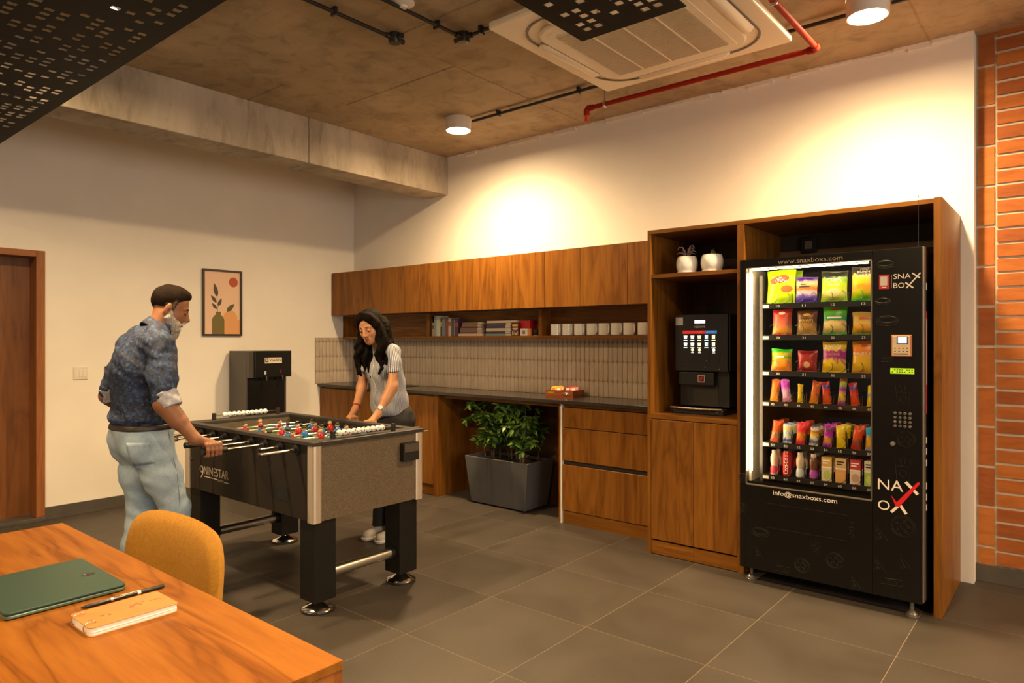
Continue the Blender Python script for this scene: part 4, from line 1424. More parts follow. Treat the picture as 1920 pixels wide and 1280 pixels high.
packet(5.162, SZ[2], .128, .172, .020, pack_mat('pack_yellow_purple', [(0, (.62, .45, .02)), (.3, (.64, .46, .03)), (.42, (.30, .02, .22)), (.66, (.32, .02, .24)), (.76, (.66, .48, .03)), (1, (.70, .50, .03))], swirl=.2), 'yellow and purple crisp packet in slot 32', G1,
       texts=[('BINGO!', -.008, .128, .080, .024, tw_, .15), ('ORIGINAL', -.002, .092, .075, .014, mat('print_gold', (.6, .33, .1), .4), .05)], seed=12)
packet(5.322, SZ[2], .142, .176, .020, pack_mat('pack_orange_bhujia', [(0, (.42, .16, .06)), (.12, (.62, .42, .08)), (.5, (.66, .42, .06)), (.6, (.66, .24, .03)), (1, (.68, .30, .04))], (.45, .83, .22, .08, (.5, .06, .02))), 'orange packet of bhujia sev in slot 33', G1,
       texts=[('BHUJIA SEV', -.004, .094, .115, .018, tw_, .0)], seed=13)

G4 = 'slim packets on the fourth vending shelf'
P4 = [(.050, .128, 'pack_or1', [(0, (.60, .22, .07)), (.5, (.48, .16, .05)), (1, (.42, .12, .03))], 'orange snack stick packet', 4, (0, 0)), (.052, .13, 'pack_pu1', [(0, (.5, .25, .35)), (.4, (.55, .35, .5)), (.7, (.42, .10, .45)), (1, (.55, .20, .60))], 'pink and purple puff packet', -8, (0, 0)),
      (.030, .105, 'pack_ye1', [(0, (.66, .50, .02)), (1, (.60, .42, .02))], 'narrow yellow chew packet', 0, (0, 0)), (.048, .128, 'pack_or2', [(0, (.62, .26, .08)), (.4, (.46, .15, .04)), (1, (.38, .10, .03))], 'tan and orange snack stick packet', 8, (0, 0)),
      (.046, .126, 'pack_rb1', [(0, (.55, .12, .05)), (.45, (.52, .10, .04)), (.6, (.45, .06, .03)), (.75, (.05, .06, .22)), (.9, (.4, .04, .03)), (1, (.35, .03, .02))], 'red biscuit packet with a blue band', -6, (0, 0)),
      (.040, .158, 'pack_pk', [(0, (.22, .05, .28)), (.3, (.62, .46, .03)), (.5, (.25, .06, .30)), (.72, (.3, .4, .1)), (.85, (.5, .22, .05)), (1, (.4, .2, .06))], 'tall purple and yellow chew packet', 4, (0, 0)),
      (.046, .126, 'pack_rb2', [(0, (.55, .10, .04)), (.45, (.50, .09, .03)), (.6, (.42, .05, .02)), (.75, (.05, .06, .24)), (.9, (.4, .04, .03)), (1, (.35, .03, .02))], 'wide red biscuit packet with a blue band', -8, (0, 0)),
      (.036, .112, 'pack_ye2', [(0, (.68, .54, .04)), (.3, (.70, .58, .06)), (.5, (.30, .28, .35)), (.7, (.68, .54, .04)), (1, (.66, .50, .03))], 'yellow carton-like chew packet', 2, (0, 0))]
for k, (w, hh, nm, st, lb, lean, _) in enumerate(P4):
    packet(num8[k], SZ[3], w, hh, .012, pack_mat(nm, st), f'{lb} in slot {40 + k}', G4, seed=20 + k, lean=lean, y=-.678)
G5 = 'slim packets on the fifth vending shelf'
P5 = [('pk_r1', [(0, (.42, .08, .03)), (.35, (.18, .10, .05)), (.6, (.45, .10, .04)), (1, (.48, .11, .04))], 'orange red wafer packet', 8), ('pk_bw', [(0, (.6, .58, .6)), (.15, (.04, .10, .35)), (.3, (.62, .58, .5)), (.55, (.40, .55, .62)), (.7, (.66, .50, .05)), (.85, (.5, .5, .5)), (1, (.05, .12, .35))], 'white and blue bar packet', 0),
      ('pk_pr', [(0, (.58, .06, .12)), (.4, (.62, .24, .06)), (.6, (.55, .05, .08)), (.85, (.60, .10, .10)), (1, (.5, .03, .08))], 'pinkish red wafer packet', 4), ('pk_bw2', [(0, (.7, .62, .45)), (.2, (.06, .12, .35)), (.35, (.7, .62, .45)), (.5, (.6, .42, .05)), (.68, (.35, .15, .08)), (.8, (.6, .55, .5)), (.92, (.02, .03, .06)), (1, (.02, .02, .04))], 'white bar packet with a dark top', 4),
      ('pk_vi', [(0, (.34, .05, .36)), (.3, (.55, .28, .06)), (.5, (.38, .06, .40)), (.8, (.14, .04, .10)), (.93, (.5, .1, .5)), (1, (.5, .1, .5))], 'violet biscuit packet', 4), ('pk_ye', [(0, (.62, .48, .03)), (.5, (.58, .42, .03)), (.75, (.66, .52, .05)), (1, (.62, .46, .03))], 'shiny yellow wafer packet', -3),
      ('pk_r2', [(0, (.50, .06, .04)), (.3, (.22, .08, .05)), (.5, (.52, .10, .05)), (1, (.55, .12, .05))], 'red cake packet', 8), ('pk_bo', [(0, (.30, .32, .55)), (.2, (.62, .36, .07)), (.55, (.50, .30, .12)), (.68, (.06, .28, .50)), (1, (.08, .34, .58))], 'light blue and orange packet', 0)]
for k, (nm, st, lb, lean) in enumerate(P5):
    m_ = pack_mat(nm, st)
    for q in range(3):
        packet(num8[k] + (.006 * q), SZ[4], .050, .124 if k not in (1, 3) else .112, .012, m_, (f'{lb} at the front of slot {50 + k}', f'{lb}, second in line in slot {50 + k}', f'{lb}, third in line in slot {50 + k}')[q], G5, y=-.678 + .068 * q, seed=30 + k * 3 + q, lean=lean * (q == 0))


def bottle(x, z, y, sp, label):
    t = thing('drink_bottle', (x, y, z), label, 'bottle', 'drink bottles on the bottom vending shelf')
    body, band, cap = sp
    r = .0235
    MB().lathe([(r * .85, 0), (r, .004), (r * .98, .035), (r * .80, .055), (r * .95, .072), (r * .98, .10), (r * .75, .118), (r * .5, .126)], (0, 0, .0015), 24).build('bottle_body', mat('bottle_%02d%02d%02d' % tuple(int(c * 99) for c in body), body, .3), t, world=False)
    MB().lathe([(r * 1.015, .008), (r * .995, .034), (r * .83, .052)], (0, 0, .0015), 24, caps=False).build('bottle_label', mat('blabel_%02d%02d%02d' % tuple(int(c * 99) for c in band), band, .35), t, world=False)
    MB().lathe([(r * .62, .122), (r * .64, .124), (r * .64, .140), (r * .58, .142), (0, .142)], (0, 0, .0015), 20).build('cap', mat('bcap_%02d%02d%02d' % tuple(int(c * 99) for c in cap), cap, .4), t, world=False)


BT = {0: (((.50, .36, .28), (.45, .03, .06), (.45, .36, .28)), 'cream and crimson drink bottle'), 2: (((.55, .45, .32), (.50, .55, .58), (.58, .50, .38)), 'cream and silver drink bottle'),
      3: (((.14, .05, .02), (.34, .06, .40), (.60, .52, .42)), 'brown and violet drink bottle')}
qn = ['at the front of', 'second in line in', 'third in line in', 'fourth in line in', 'fifth in line in', 'sixth in line in']
for k, (sp, lb) in BT.items():
    for q in range(2 if k == 0 else 4):
        bottle(num8[k] + .004 * q, SZ[5], -.672 + .058 * q, sp, f'{lb} {qn[q]} slot {60 + k}')
for q in range(2):
    cn_ = thing('cola_can', (num8[1] + .004 * q, -.672 + .06 * q, SZ[5]), f'tall red cola can with white script {qn[q]} slot 61', 'drink can', 'red cola cans in the vending machine')
    MB().lathe([(.020, 0), (.026, .006), (.026, .132), (.021, .140), (.019, .140)], (0, 0, .0015), 28).build('can_body', mat('cola_red', (.42, .012, .012), .22, .3), cn_, world=False)
    MB().lathe([(.0205, .1405), (.019, .143), (0, .1415)], (0, 0, .0015), 24, caps=False).build('can_lid', M['steel'], cn_, world=False)

    def wc(p):
        a = p.x / .0266
        return Vector((.0266 * math.sin(a), -.0266 * math.cos(a), p.z))
    k_ = text('can_lettering', 'Coca-Cola', (.012, 0, .016), (0, 0, 1), (-1, 0, 0), .108, .026, tw_, None, depth=.0004, warp=wc)
    l = k_.location.copy()
    for v in k_.data.vertices: v.co += l
    k_.location = (0, 0, 0); k_.parent = cn_
BX = {4: ((.60, .36, .10), (.58, .50, .35), 'yellow tan cup soup carton', (.40, .48, .10)), 5: ((.60, .40, .18), (.62, .30, .10), 'cream and orange noodle carton', (.62, .34, .10)), 6: ((.50, .03, .05), (.64, .58, .48), 'red instant meal carton', (.5, .3, .2)), 7: ((.62, .58, .45), (.35, .50, .08), 'white and lime carton', (.5, .6, .2))}
for k, (c1, c2, lb, c3) in BX.items():
    mt = [mat(f'carton{k}_{i}', c, .45) for i, c in enumerate((c1, c2, c3))]
    for q in range(6):
        t = thing('food_carton', (num8[k] + .002 * q, -.690 + .046 * q, SZ[5]), f'{lb} {qn[q]} slot {60 + k}', 'carton', 'food cartons on the bottom vending shelf')
        hh = .134
        MB().box(-.027, .027, 0, .026, .001, hh).build('box', mt[0], t, world=False, bevel=.001)
        MB().box(-.0268, .0268, -.0004, 0, .003, hh * .55).build('printed_panel', mt[1], t, world=False)
        MB().prism(ell(0.002, .036, .020, .024, 20), (0, -.0004, 0), (1, 0, 0), (0, 0, 1), (0, -1, 0), .0005).build('printed_dish', mt[2], t, world=False)
        MB().box(-.0268, .0268, -.0005, 0, hh * .55, hh * .61).build('printed_stripe', M['ink_white'], t, world=False)
        if q == 0:
            for i_, zz in enumerate((.112, .098)):
                MB().box(-.020, .018 - .01 * i_, -.0005, 0, zz, zz + .007).build('printed_words', tk if k in (5, 7) else tw_, t, world=False)

# ---------------------------------------------------------------- fittings and print on the machine front
X_, Z_ = (1, 0, 0), (0, 0, 1)
bt = mat('bronze_ink', (.30, .21, .13), .5)
text('web_address', 'www.snaxboxs.com', (4.900, YV, 1.829), X_, Z_, .338, .026, bt, vm)
text('mail_address', 'info@snaxboxs.com', (4.873, YV, .520), X_, Z_, .338, .034, M['ink_white'], vm)
iw = mat('logo_cream', (.78, .68, .56), .45)


def poly(name, pts, m, d=.0012, y=YV):
    return MB().prism(pts, (0, y, 0), X_, Z_, (0, -1, 0), d).build(name, m, vm)


def stroke(name, x0, z0, x1, z1, w, m, d=.0012):
    dx_, dz_ = x1 - x0, z1 - z0
    L = math.hypot(dx_, dz_); nx, nz = -dz_ / L * w / 2, dx_ / L * w / 2
    poly(name, [(x0 + nx, z0 + nz), (x0 - nx, z0 - nz), (x1 - nx, z1 - nz), (x1 + nx, z1 + nz)], m, d)


text('logo_word', 'SNA', (5.478, YV, 1.712), X_, Z_, .078, .026, iw, vm)
text('logo_word', 'BO', (5.478, YV, 1.666), X_, Z_, .050, .026, iw, vm)
stroke('logo_stroke', 5.562, 1.738, 5.595, 1.712, .006, iw)
stroke('logo_stroke', 5.532, 1.692, 5.566, 1.664, .007, iw)
stroke('logo_stroke', 5.536, 1.664, 5.598, 1.738, .006, iw, .0015)
poly('logo_badge', [(5.412, 1.664), (5.460, 1.664), (5.460, 1.737), (5.412, 1.737)], mat('logo_red', (.48, .015, .015), .4))
MB().box(5.418, 5.450, YV - .0018, YV - .0012, 1.682, 1.728).build('logo_window', mat('logo_grey', (.58, .52, .46), .5), vm)
MB().box(5.424, 5.446, YV - .0018, YV - .0012, 1.670, 1.675).build('logo_tray', iw, vm)
MB().box(5.469, 5.470, YV - .001, YV, 1.667, 1.735).build('logo_divider', iw, vm)
text('logo_word', 'NA', (5.407, YV, .634), X_, Z_, .115, .054, iw, vm)
text('logo_word', 'O', (5.407, YV, .529), X_, Z_, .055, .050, iw, vm)
rr_ = mat('logo_tick_red', (.60, .012, .02), .35)
stroke('logo_stroke', 5.533, .686, 5.586, .630, .014, iw)
stroke('logo_stroke', 5.510, .563, 5.536, .524, .013, iw)
stroke('logo_stroke', 5.468, .524, 5.506, .566, .013, iw)
poly('logo_tick', [(5.466, .612), (5.492, .578), (5.584, .690), (5.594, .692), (5.594, .682), (5.505, .556), (5.489, .556)], rr_, .0018)
# card reader, displays, keypad
MB().box(5.470, 5.562, YV - .018, YV, 1.318, 1.428).build('card_reader', mat('reader_orange', (.36, .12, .04), .45), vm, bevel=.004)
MB().box(5.476, 5.556, YV - .020, YV - .018, 1.324, 1.422).build('reader_face', mat('reader_cream', (.62, .46, .30), .5), vm, bevel=.001)
MB().box(5.498, 5.546, YV - .022, YV - .020, 1.382, 1.420).build('reader_bezel', mat('reader_blue', (.05, .05, .12), .4), vm)
MB().box(5.503, 5.541, YV - .0226, YV - .022, 1.387, 1.416).build('reader_screen', mat('reader_lit', (.8, .85, 1), .4, emit=(.75, .82, 1), es=1.6), vm)
for i in range(4):
    for j in range(2):
        MB().box(5.486 + i * .018, 5.492 + i * .018, YV - .0206, YV - .020, 1.358 - j * .016, 1.363 - j * .016).build('reader_icon', tk, vm)
MB().box(5.482, 5.548, YV - .0206, YV - .020, 1.329, 1.334).build('reader_caption', tk, vm)
MB().box(5.464, 5.571, YV - .002, YV, 1.231, 1.259).build('lcd_display', mat('lcd_green', (.3, .5, .02), .4, emit=(.42, .62, .01), es=.55), vm, bevel=.001)
for j in range(2):
    for i in range(9):
        if (i * 7 + j * 3) % 5: MB().box(5.470 + i * .011, 5.477 + i * .011, YV - .0026, YV - .002, 1.248 - j * .011, 1.2535 - j * .011).build('lcd_character', mat('lcd_ink', (.10, .2, .01), .5), vm)
kb = MB().lathe([(.0075, 0), (.0075, .004), (.006, .006), (0, .0062)], (0, 0, 0), 16).mesh('keypad_button', M['steel'])
kd = MB().lathe([(.003, .0063), (0, .0066)], (0, 0, 0), 10).mesh('key_mark', tk)
for i in range(4):
    for j in range(4):
        o = link('keypad_button', kb, vm, Vector((5.486 + i * .0222, YV, 1.031 - j * .0218)) - vm.location, (math.pi / 2, 0, 0))
        link('key_mark', kd, o)
link('coin_lock', MB().lathe([(.013, 0), (.013, .006), (.010, .012), (0, .0125)], (0, 0, 0), 24).mesh('coin_lock', M['steel']), vm, Vector((5.476, YV, .873)) - vm.location, (math.pi / 2, 0, 0))
# delivery flap
MB().box(4.830, 5.265, YV - .003, YV, .335, .475).build('delivery_flap', mat('flap_black', (.004, .0034, .003), .3, spec=.3), vm, bevel=.002)
MB().box(4.835, 5.26, YV - .0045, YV - .003, .335, .341).build('flap_lip', M['black_gloss'], vm)
# faint line drawings printed on the front
dm = mat('faint_bronze_print', (.015, .0105, .0065), .5, spec=.3)
dd = MB()


def dl(pts, closed=True, r=.0011):
    dd.tube([Vector((a, YV - .0003, b)) for a, b in pts], r, 4, closed=closed)


def ring_(cx, cz, rx, rz, n=20): dl(ell(cx, cz, rx, rz, n))


for cx, cz, s in ((5.52, .46, .055), (5.20, .22, .045), (4.70, .60, .028), (5.03, .16, .04), (5.535, .90, .042)):
    ring_(cx, cz, s, s * .95); ring_(cx, cz, s * .85, s * .8); ring_(cx + .1 * s, cz, s * .3, s * .28)
    for i in range(5): ring_(cx + s * .55 * math.cos(i * 1.3), cz + s * .5 * math.sin(i * 1.3), s * .1, s * .1, 8)
for cx, cz, s in ((4.80, .30, .05), (5.45, 1.50, .05), (5.43, 1.60, .035), (5.44, 1.79, .04)):
    ring_(cx, cz, s, s * .5); ring_(cx, cz + s * .1, s * .8, s * .3)
    dl([(cx - s, cz), (cx, cz - s * .2), (cx + s, cz)], False); dl([(cx - s * .8, cz - s * .3), (cx + s * .8, cz - s * .3)], False)
for cx, cz, s in ((5.42, .40, .05), (5.53, .27, .05), (5.41, .24, .045), (4.79, .18, .04), (5.30, .12, .04)):
    dl([(cx - s * .5, cz + s), (cx - s * .5, cz - s), (cx + s * .7, cz - s * .6)]); dl([(cx - s * .4, cz + s * .5), (cx + s * .1, cz - s * .4)], False)
    ring_(cx - s * .2, cz - s * .4, s * .14, s * .14, 10)
for cx, cz, s in ((5.52, .745, .06), (5.52, 1.12, .055), (4.699, .42, .03), (5.10, .27, .035), (5.27, .40, .04)):
    dl([(cx - s * .6, cz + s), (cx + s * .6, cz + s), (cx + s * .45, cz - s), (cx - s * .45, cz - s)]); dl([(cx - s * .5, cz + s * .3), (cx + s * .5, cz + s * .3)], False)
    dl([(cx - s * .2, cz + s), (cx - s * .1, cz + s * .3)], False); dl([(cx + s * .2, cz + s), (cx + s * .1, cz + s * .3)], False)
    ring_(cx, cz - s * .3, s * .25, s * .3, 14)
for cx, cz, s in ((5.47, .165, .05), (4.92, .115, .045), (5.45, 1.30, .03)):
    dl([(cx - s, cz - s * .3), (cx - s * .7, cz + s * .3), (cx + s * .9, cz + s * .4), (cx + s, cz - s * .2)]); dl([(cx - s * .5, cz - s * .1), (cx - s * .2, cz + s * .2), (cx, cz - s * .1), (cx + s * .3, cz + s * .2), (cx + s * .5, cz)], False)
tag(dd.build('printed_doodles', dm, vm), kind='stuff')
# tape down the right flank, antenna, feet
red_ = mat('tape_red', (.50, .012, .02), .4); whi = mat('tape_white', (.70, .66, .62), .4)
for y0, y1, z0, z1, m_ in ((-.735, -.715, 1.655, 1.69, whi), (-.735, -.710, 1.51, 1.547, red_), (-.735, -.726, 1.175, 1.51, red_), (-.726, -.710, 1.175, 1.51, whi), (-.735, -.710, 1.03, 1.175, red_),
                           (-.735, -.712, .88, .91, whi), (-.735, -.712, .823, .855, whi), (-.735, -.712, .765, .797, whi), (-.735, -.712, .648, .68, whi), (-.735, -.712, .592, .624, whi), (-.735, -.712, .54, .571, whi)):
    MB().box(5.6121, 5.6128, y0, y1, z0, z1).build('tape_piece', m_, vm)
MB().tube([(5.585, -.775, Z1), (5.585, -.775, Z1 + .25), (5.585, -.775, Z1 + .258)], [.0011, .0009, .003], 6).build('antenna', M['black'], vm)
for x, y in ((5.555, -.765), (4.728, -.74), (5.555, -.12), (4.728, -.12)):
    MB().lathe([(.030, 0), (.031, .008), (.026, .012), (.026, .018), (.014, .032), (.010, .034), (.010, Z0 + .002)], (x, y, 0), 24).build('levelling_foot', mat('foot_metal', (.16, .15, .14), .35, .7), vm)


# ================================================================ football table
ft = thing('football_table', (2.55, -2.35, 0), 'black table football game with chrome rods and red and blue players', 'table football')
fb = mat('table_black', (.021, .0165, .0125), .5, spec=.25)
frm = mat('rim_charcoal', (.028, .024, .021), .5)


def leather():
    m = mat('bronze_speckle', (.17, .125, .08), .5, spec=.4)
    t = NT(m)
    v = t.n('ShaderNodeTexVoronoi', {'Vector': t.coord('Object'), 'Scale': 300.0})
    t.col(t.ramp(v.outputs['Distance'], [(.1, (.225, .165, .10)), (.6, (.095, .069, .042))]))
    t.bump(v.outputs['Distance'], .5, .003)
    return m


leath = leather()
X0, X1, Y0, Y1 = 1.862, 3.240, -2.711, -1.989
FZ0, FZ1 = .480, .866
MB().box(X0, X1, Y0, Y0 + .032, FZ0, FZ1).build('side_panel', fb, ft)
MB().box(X0, X1, Y1 - .032, Y1, FZ0, FZ1).build('side_panel', fb, ft)
MB().box(X0, X0 + .03, Y0 + .032, Y1 - .032, FZ0, FZ1).build('end_panel', leath, ft)
MB().box(X1 - .03, X1, Y0 + .032, Y1 - .032, FZ0, FZ1).build('end_panel', leath, ft)
MB().box(X0 + .03, X1 - .03, Y0 + .032, Y1 - .032, FZ0 + .005, FZ0 + .02).build('underside', fb, ft)
MB().box(X0 - .022, X1 + .015, Y0 - .015, Y0 + .040, FZ1, FZ1 + .020).build('top_rail', frm, ft, bevel=.003)
MB().box(X0 - .022, X1 + .015, Y1 - .040, Y1 + .015, FZ1, FZ1 + .020).build('top_rail', frm, ft, bevel=.003)
MB().box(X0 - .022, X0 + .085, Y0 + .040, Y1 - .040, FZ1, FZ1 + .020).build('top_rail', frm, ft, bevel=.003)
MB().box(X1 - .085, X1 + .015, Y0 + .040, Y1 - .040, FZ1, FZ1 + .020).build('top_rail', frm, ft, bevel=.003)
MB().box(X0 + .07, X0 + .085, Y0 + .040, Y1 - .040, .76, FZ1).build('inner_wall', leath, ft)
MB().box(X1 - .085, X1 - .07, Y0 + .040, Y1 - .040, .76, FZ1).build('inner_wall', leath, ft)
MB().box(X0 + .07, X1 - .07, Y0 + .033, Y0 + .040, .76, FZ1).build('inner_wall', fb, ft)
MB().box(X0 + .07, X1 - .07, Y1 - .040, Y1 - .033, .76, FZ1).build('inner_wall', fb, ft)
gf = MB().box(X0 + .03, X1 - .03, Y0 + .033, Y1 - .033, .745, .760).build('playing_field', mat('pitch_green', (.018, .12, .03), .4), ft)
pw = mat('pitch_line', (.7, .72, .68), .5)
cxm = (X0 + X1) / 2
MB().box(cxm - .003, cxm + .003, Y0 + .056, Y1 - .056, .760, .7605).build('pitch_line', pw, gf)
for a, b_ in ((X0 + .09, X0 + .33), (X1 - .33, X1 - .09)):
    MB().box(a, b_, -2.53, -2.525, .760, .7605).build('pitch_line', pw, gf)
    MB().box(a, b_, -2.175, -2.17, .760, .7605).build('pitch_line', pw, gf)
    xx = b_ if a < 2.3 else a
    MB().box(xx - .0025, xx + .0025, -2.525, -2.175, .760, .7605).build('pitch_line', pw, gf)
al = mat('champagne_aluminium', (.66, .56, .45), .34, .55)
for x, sx in ((X0, -1), (X1, 1)):
    for y, sy in ((Y0, -1), (Y1, 1)):
        b = MB()
        prof = [(.004, .040), (-.006, .040), (-.010, .030), (-.012, .004), (-.009, -.006), (.0, -.011), (.006, -.012), (.040, -.010), (.048, -.006), (.048, .004), (.0, .003)]
        P = [(x - sx * (a), y - sy * (c_)) for a, c_ in prof]
        P = [(x - sx * p, y - sy * q) for p, q in prof]
        b.prism(P, (0, 0, FZ0 - .004), (1, 0, 0), (0, 1, 0), (0, 0, 1), FZ1 - FZ0 + .003)
        o = b.build('corner_trim', al, ft)
        import bmesh
        bm = bmesh.new(); bm.from_mesh(o.data); bmesh.ops.recalc_face_normals(bm, faces=bm.faces); bm.to_mesh(o.data); bm.free()
for lx in (1.945, 3.160):
    for ly in (-2.632, -2.068):
        lg = MB().box(lx - .065, lx + .065, ly - .065, ly + .065, .062, FZ0 - .001).build('leg', mat('leg_black', (.009, .0075, .006), .45, spec=.3), ft, bevel=.003)
        MB().lathe([(.086, 0), (.087, .010), (.086, .012)], (lx, ly, 0), 36, caps=False).build('foot_ring', M['black'], lg)
        MB().lathe([(.0845, .012), (.078, .020), (.05, .030), (.028, .040), (.020, .046), (.016, .064)], (lx, ly, 0), 40, caps=False).build('levelling_foot', M['chrome'], lg)
    MB().cyl((lx, -2.567, .178), (lx, -2.133, .178), .029, n=28).build('cross_bar', M['steel'], ft)
    for ya, yb in ((-2.567, -2.545), (-2.155, -2.133)):
        MB().cyl((lx, ya, .178), (lx, yb, .178), .034, n=28).build('bar_collar', M['black'], ft)

skin_t = mat('figure_skin', (.62, .38, .22), .4); hair_t = mat('figure_hair', (.02, .015, .012), .5)
red_t = mat('figure_red', (.45, .012, .014), .3); blu_t = mat('figure_blue', (.03, .16, .42), .3); whi_t = mat('figure_white', (.75, .72, .68), .35)


def figure(shirt):
    b = MB()
    S_ = 1.12
    b.ball((0, 0, .034), (.0115, .0125, .0135), 14, 8, 0)
    b.ball((-.002, 0, .0395), (.0118, .0130, .010), 14, 6, 1)
    b.tube([(0, 0, .024), (0, 0, .016), (0, 0, 0), (0, 0, -.018), (0, 0, -.026)], [.006, .014, .017, .014, .013], 12, 2)
    for s in (-1, 1):
        b.tube([(0, s * .012, .013), (0, s * .020, .006), (0, s * .021, -.012)], [.006, .006, .005], 8, 2)
        b.ball((0, s * .021, -.015), .005, 8, 6, 3)
    b.tube([(0, 0, -.024), (0, 0, -.036)], [.0135, .013], 12, 3)
    b.tube([(0, 0, -.034), (0, 0, -.060)], [.010, .007], 10, 0)
    b.box(-.011, .011, -.011, .011, -.074, -.058, 1)
    b.v = [(x_ * S_, y_ * S_, z_ * (1.12 if z_ > 0 else .98)) for x_, y_, z_ in b.v]
    return b.mesh('player', [skin_t, hair_t, shirt, whi_t])


FIG = {'r': figure(red_t), 'b': figure(blu_t)}
RZ = .836
rx = [2.078 + .1454 * k for k in range(8)]
lay = [('r', 1), ('r', 2), ('b', 3), ('r', 5), ('b', 5), ('r', 3), ('b', 2), ('b', 1)]
near_end = [-2.96, -2.935, -2.90, -2.90, -2.93, -2.945, -2.842, -2.928]
shift = [.02, -.05, .03, .02, -.03, -.02, .06, -.01]
rod_m = mat('rod_chrome', (.80, .74, .66), .16, 1)
bl_m = mat('rod_rubber', (.012, .011, .010), .4)
for k in range(8):
    tm_, nfig = lay[k]
    x = rx[k]
    far = -1.974 + (.16 + (near_end[k] + 2.96) if tm_ == 'r' else .17 + (near_end[k] + 2.9))
    far = {2: -1.885, 4: -1.935, 6: -1.86, 7: -1.80}.get(k, far)
    rod = MB().cyl((x, near_end[k], RZ), (x, far, RZ), .0078, n=14).build('rod', rod_m, ft, origin=(x, -2.35, RZ))
    for ya, yb in ((Y0 - .022, Y0 - .0005), (Y1 + .0005, Y1 + .022)):
        MB().lathe([(.026, 0), (.026, .010), (.016, .012), (.016, .030), (.009, .030)], (0, 0, 0), 20).build('bushing', bl_m, rod, world=False, loc=(0, (Y0 if ya < -2.5 else Y1) + 2.35, 0), rot=(math.pi / 2 if ya < -2.5 else -math.pi / 2, 0, 0))
    for yi, rot_ in ((Y0 + .040, -math.pi / 2), (Y1 - .040, math.pi / 2)):
        MB().lathe([(.024, 0), (.024, .007), (.013, .010), (.013, .022), (.009, .022)], (0, 0, 0), 20).build('inner_bushing', bl_m, rod, world=False, loc=(0, yi + 2.35, 0), rot=(rot_, 0, 0))
    hy = (near_end[k] - .125, near_end[k] + .003) if tm_ == 'r' else (far - .003, far + .125)
    if k != 7: MB().cyl((x, hy[0], RZ), (x, hy[1], RZ), .0155, .0145, n=18).build('handle', bl_m, rod)
    if tm_ == 'b': MB().cyl((x, near_end[k] - .006, RZ), (x, near_end[k] + .004, RZ), .0095, n=14).build('rod_end', bl_m, rod)
    span = .60
    for i in range(nfig):
        yy = -2.35 + shift[k] + ((i - (nfig - 1) / 2) * (.118 if nfig == 5 else .185 if nfig == 3 else .24))
        link('player', FIG[tm_], rod, (0, yy + 2.35, 0), (0, random.uniform(-.3, .3) + (math.pi if False else 0), math.pi if tm_ == 'b' else 0))
    for s in (-1, 1):
        yy = -2.35 + shift[k] + s * .27
        yy = max(min(yy, -2.06), -2.64)
        MB().cyl((x, yy - .012, RZ), (x, yy + .012, RZ), .0145, n=14).build('rubber_stop', bl_m, rod)


def beadmat():
    m = mat('bead_football', (.85, .84, .82), .3)
    t = NT(m)
    v = t.n('ShaderNodeTexVoronoi', {'Vector': t.coord('Object'), 'Scale': 62.0, 'Randomness': .3})
    t.col(t.ramp(v.outputs['Distance'], [(.22, (.03, .03, .03)), (.27, (.85, .84, .82))]))
    return m


bead = MB().ball((0, 0, 0), .0166, 16, 10).mesh('score_bead', beadmat())
for sx, ya, yb, b0 in ((3.205, -2.572, -2.165, -2.532), (1.885, -2.545, -2.085, -2.470)):
    sr = MB().cyl((sx, ya, .913), (sx, yb, .913), .0032, n=8).build('score_rod', M['chrome'], ft, origin=(sx, ya, .913))
    for y in (ya, yb):
        MB().box(sx - .012, sx + .012, y - .010, y + .010, FZ1 + .020, .928).build('score_post', M['black'], sr, bevel=.003)
    for i in range(10):
        link('score_bead', bead, sr, (0, b0 + i * .0318 - ya, 0), (i * .7, i * 1.1, i * .5))
# coin box on the end panel, ball pocket, bolts and lettering on the long side
cb = MB().box(X1 + .0005, X1 + .035, -2.146, -2.030, .714, .818).build('ball_entry', M['black'], ft, bevel=.003)
MB().box(X1 + .035, X1 + .037, -2.140, -2.036, .766, .812).build('entry_plate', mat('entry_grey', (.075, .062, .05), .4), cb)
MB().prism(rrect(2.895, 3.022, .556, .626, .026), (0, Y0 - .0006, 0), (1, 0, 0), (0, 0, 1), (0, -1, 0), .001).build('ball_return', mat('hole_black', (.002, .002, .002), .9), ft)
MB().prism(rrect(2.889, 3.028, .550, .632, .030), (0, Y0 - .0002, 0), (1, 0, 0), (0, 0, 1), (0, -1, 0), .0008).build('return_rim', M['black'], ft)
for x, z in ((3.20, .80), (3.20, .70), (3.20, .60), (2.83, .735), (1.93, .80), (1.93, .66)):
    MB().lathe([(.009, 0), (.008, .004), (0, .005)], (0, 0, 0), 14).build('bolt', M['black'], ft, world=False, loc=Vector((x, Y0 - .0003, z)) - ft.location, rot=(math.pi / 2, 0, 0))
lm = mat('table_lettering', (.50, .42, .33), .5)
text('lettering', '9', (2.036, Y0, .556), (1, 0, 0), (0, 0, 1), .050, .078, lm, ft)
text('lettering', 'NINESTAR', (2.092, Y0, .585), (1, 0, 0), (0, 0, 1), .296, .050, lm, ft)
text('lettering', 'SPORTS', (2.262, Y0, .562), (1, 0, 0), (0, 0, 1), .070, .011, lm, ft)
MB().box(2.092, 2.255, Y0 - .0012, Y0, .568, .573).build('lettering_rule', lm, ft)
MB().box(2.338, 2.388, Y0 - .0012, Y0, .562, .567).build('lettering_rule', lm, ft)

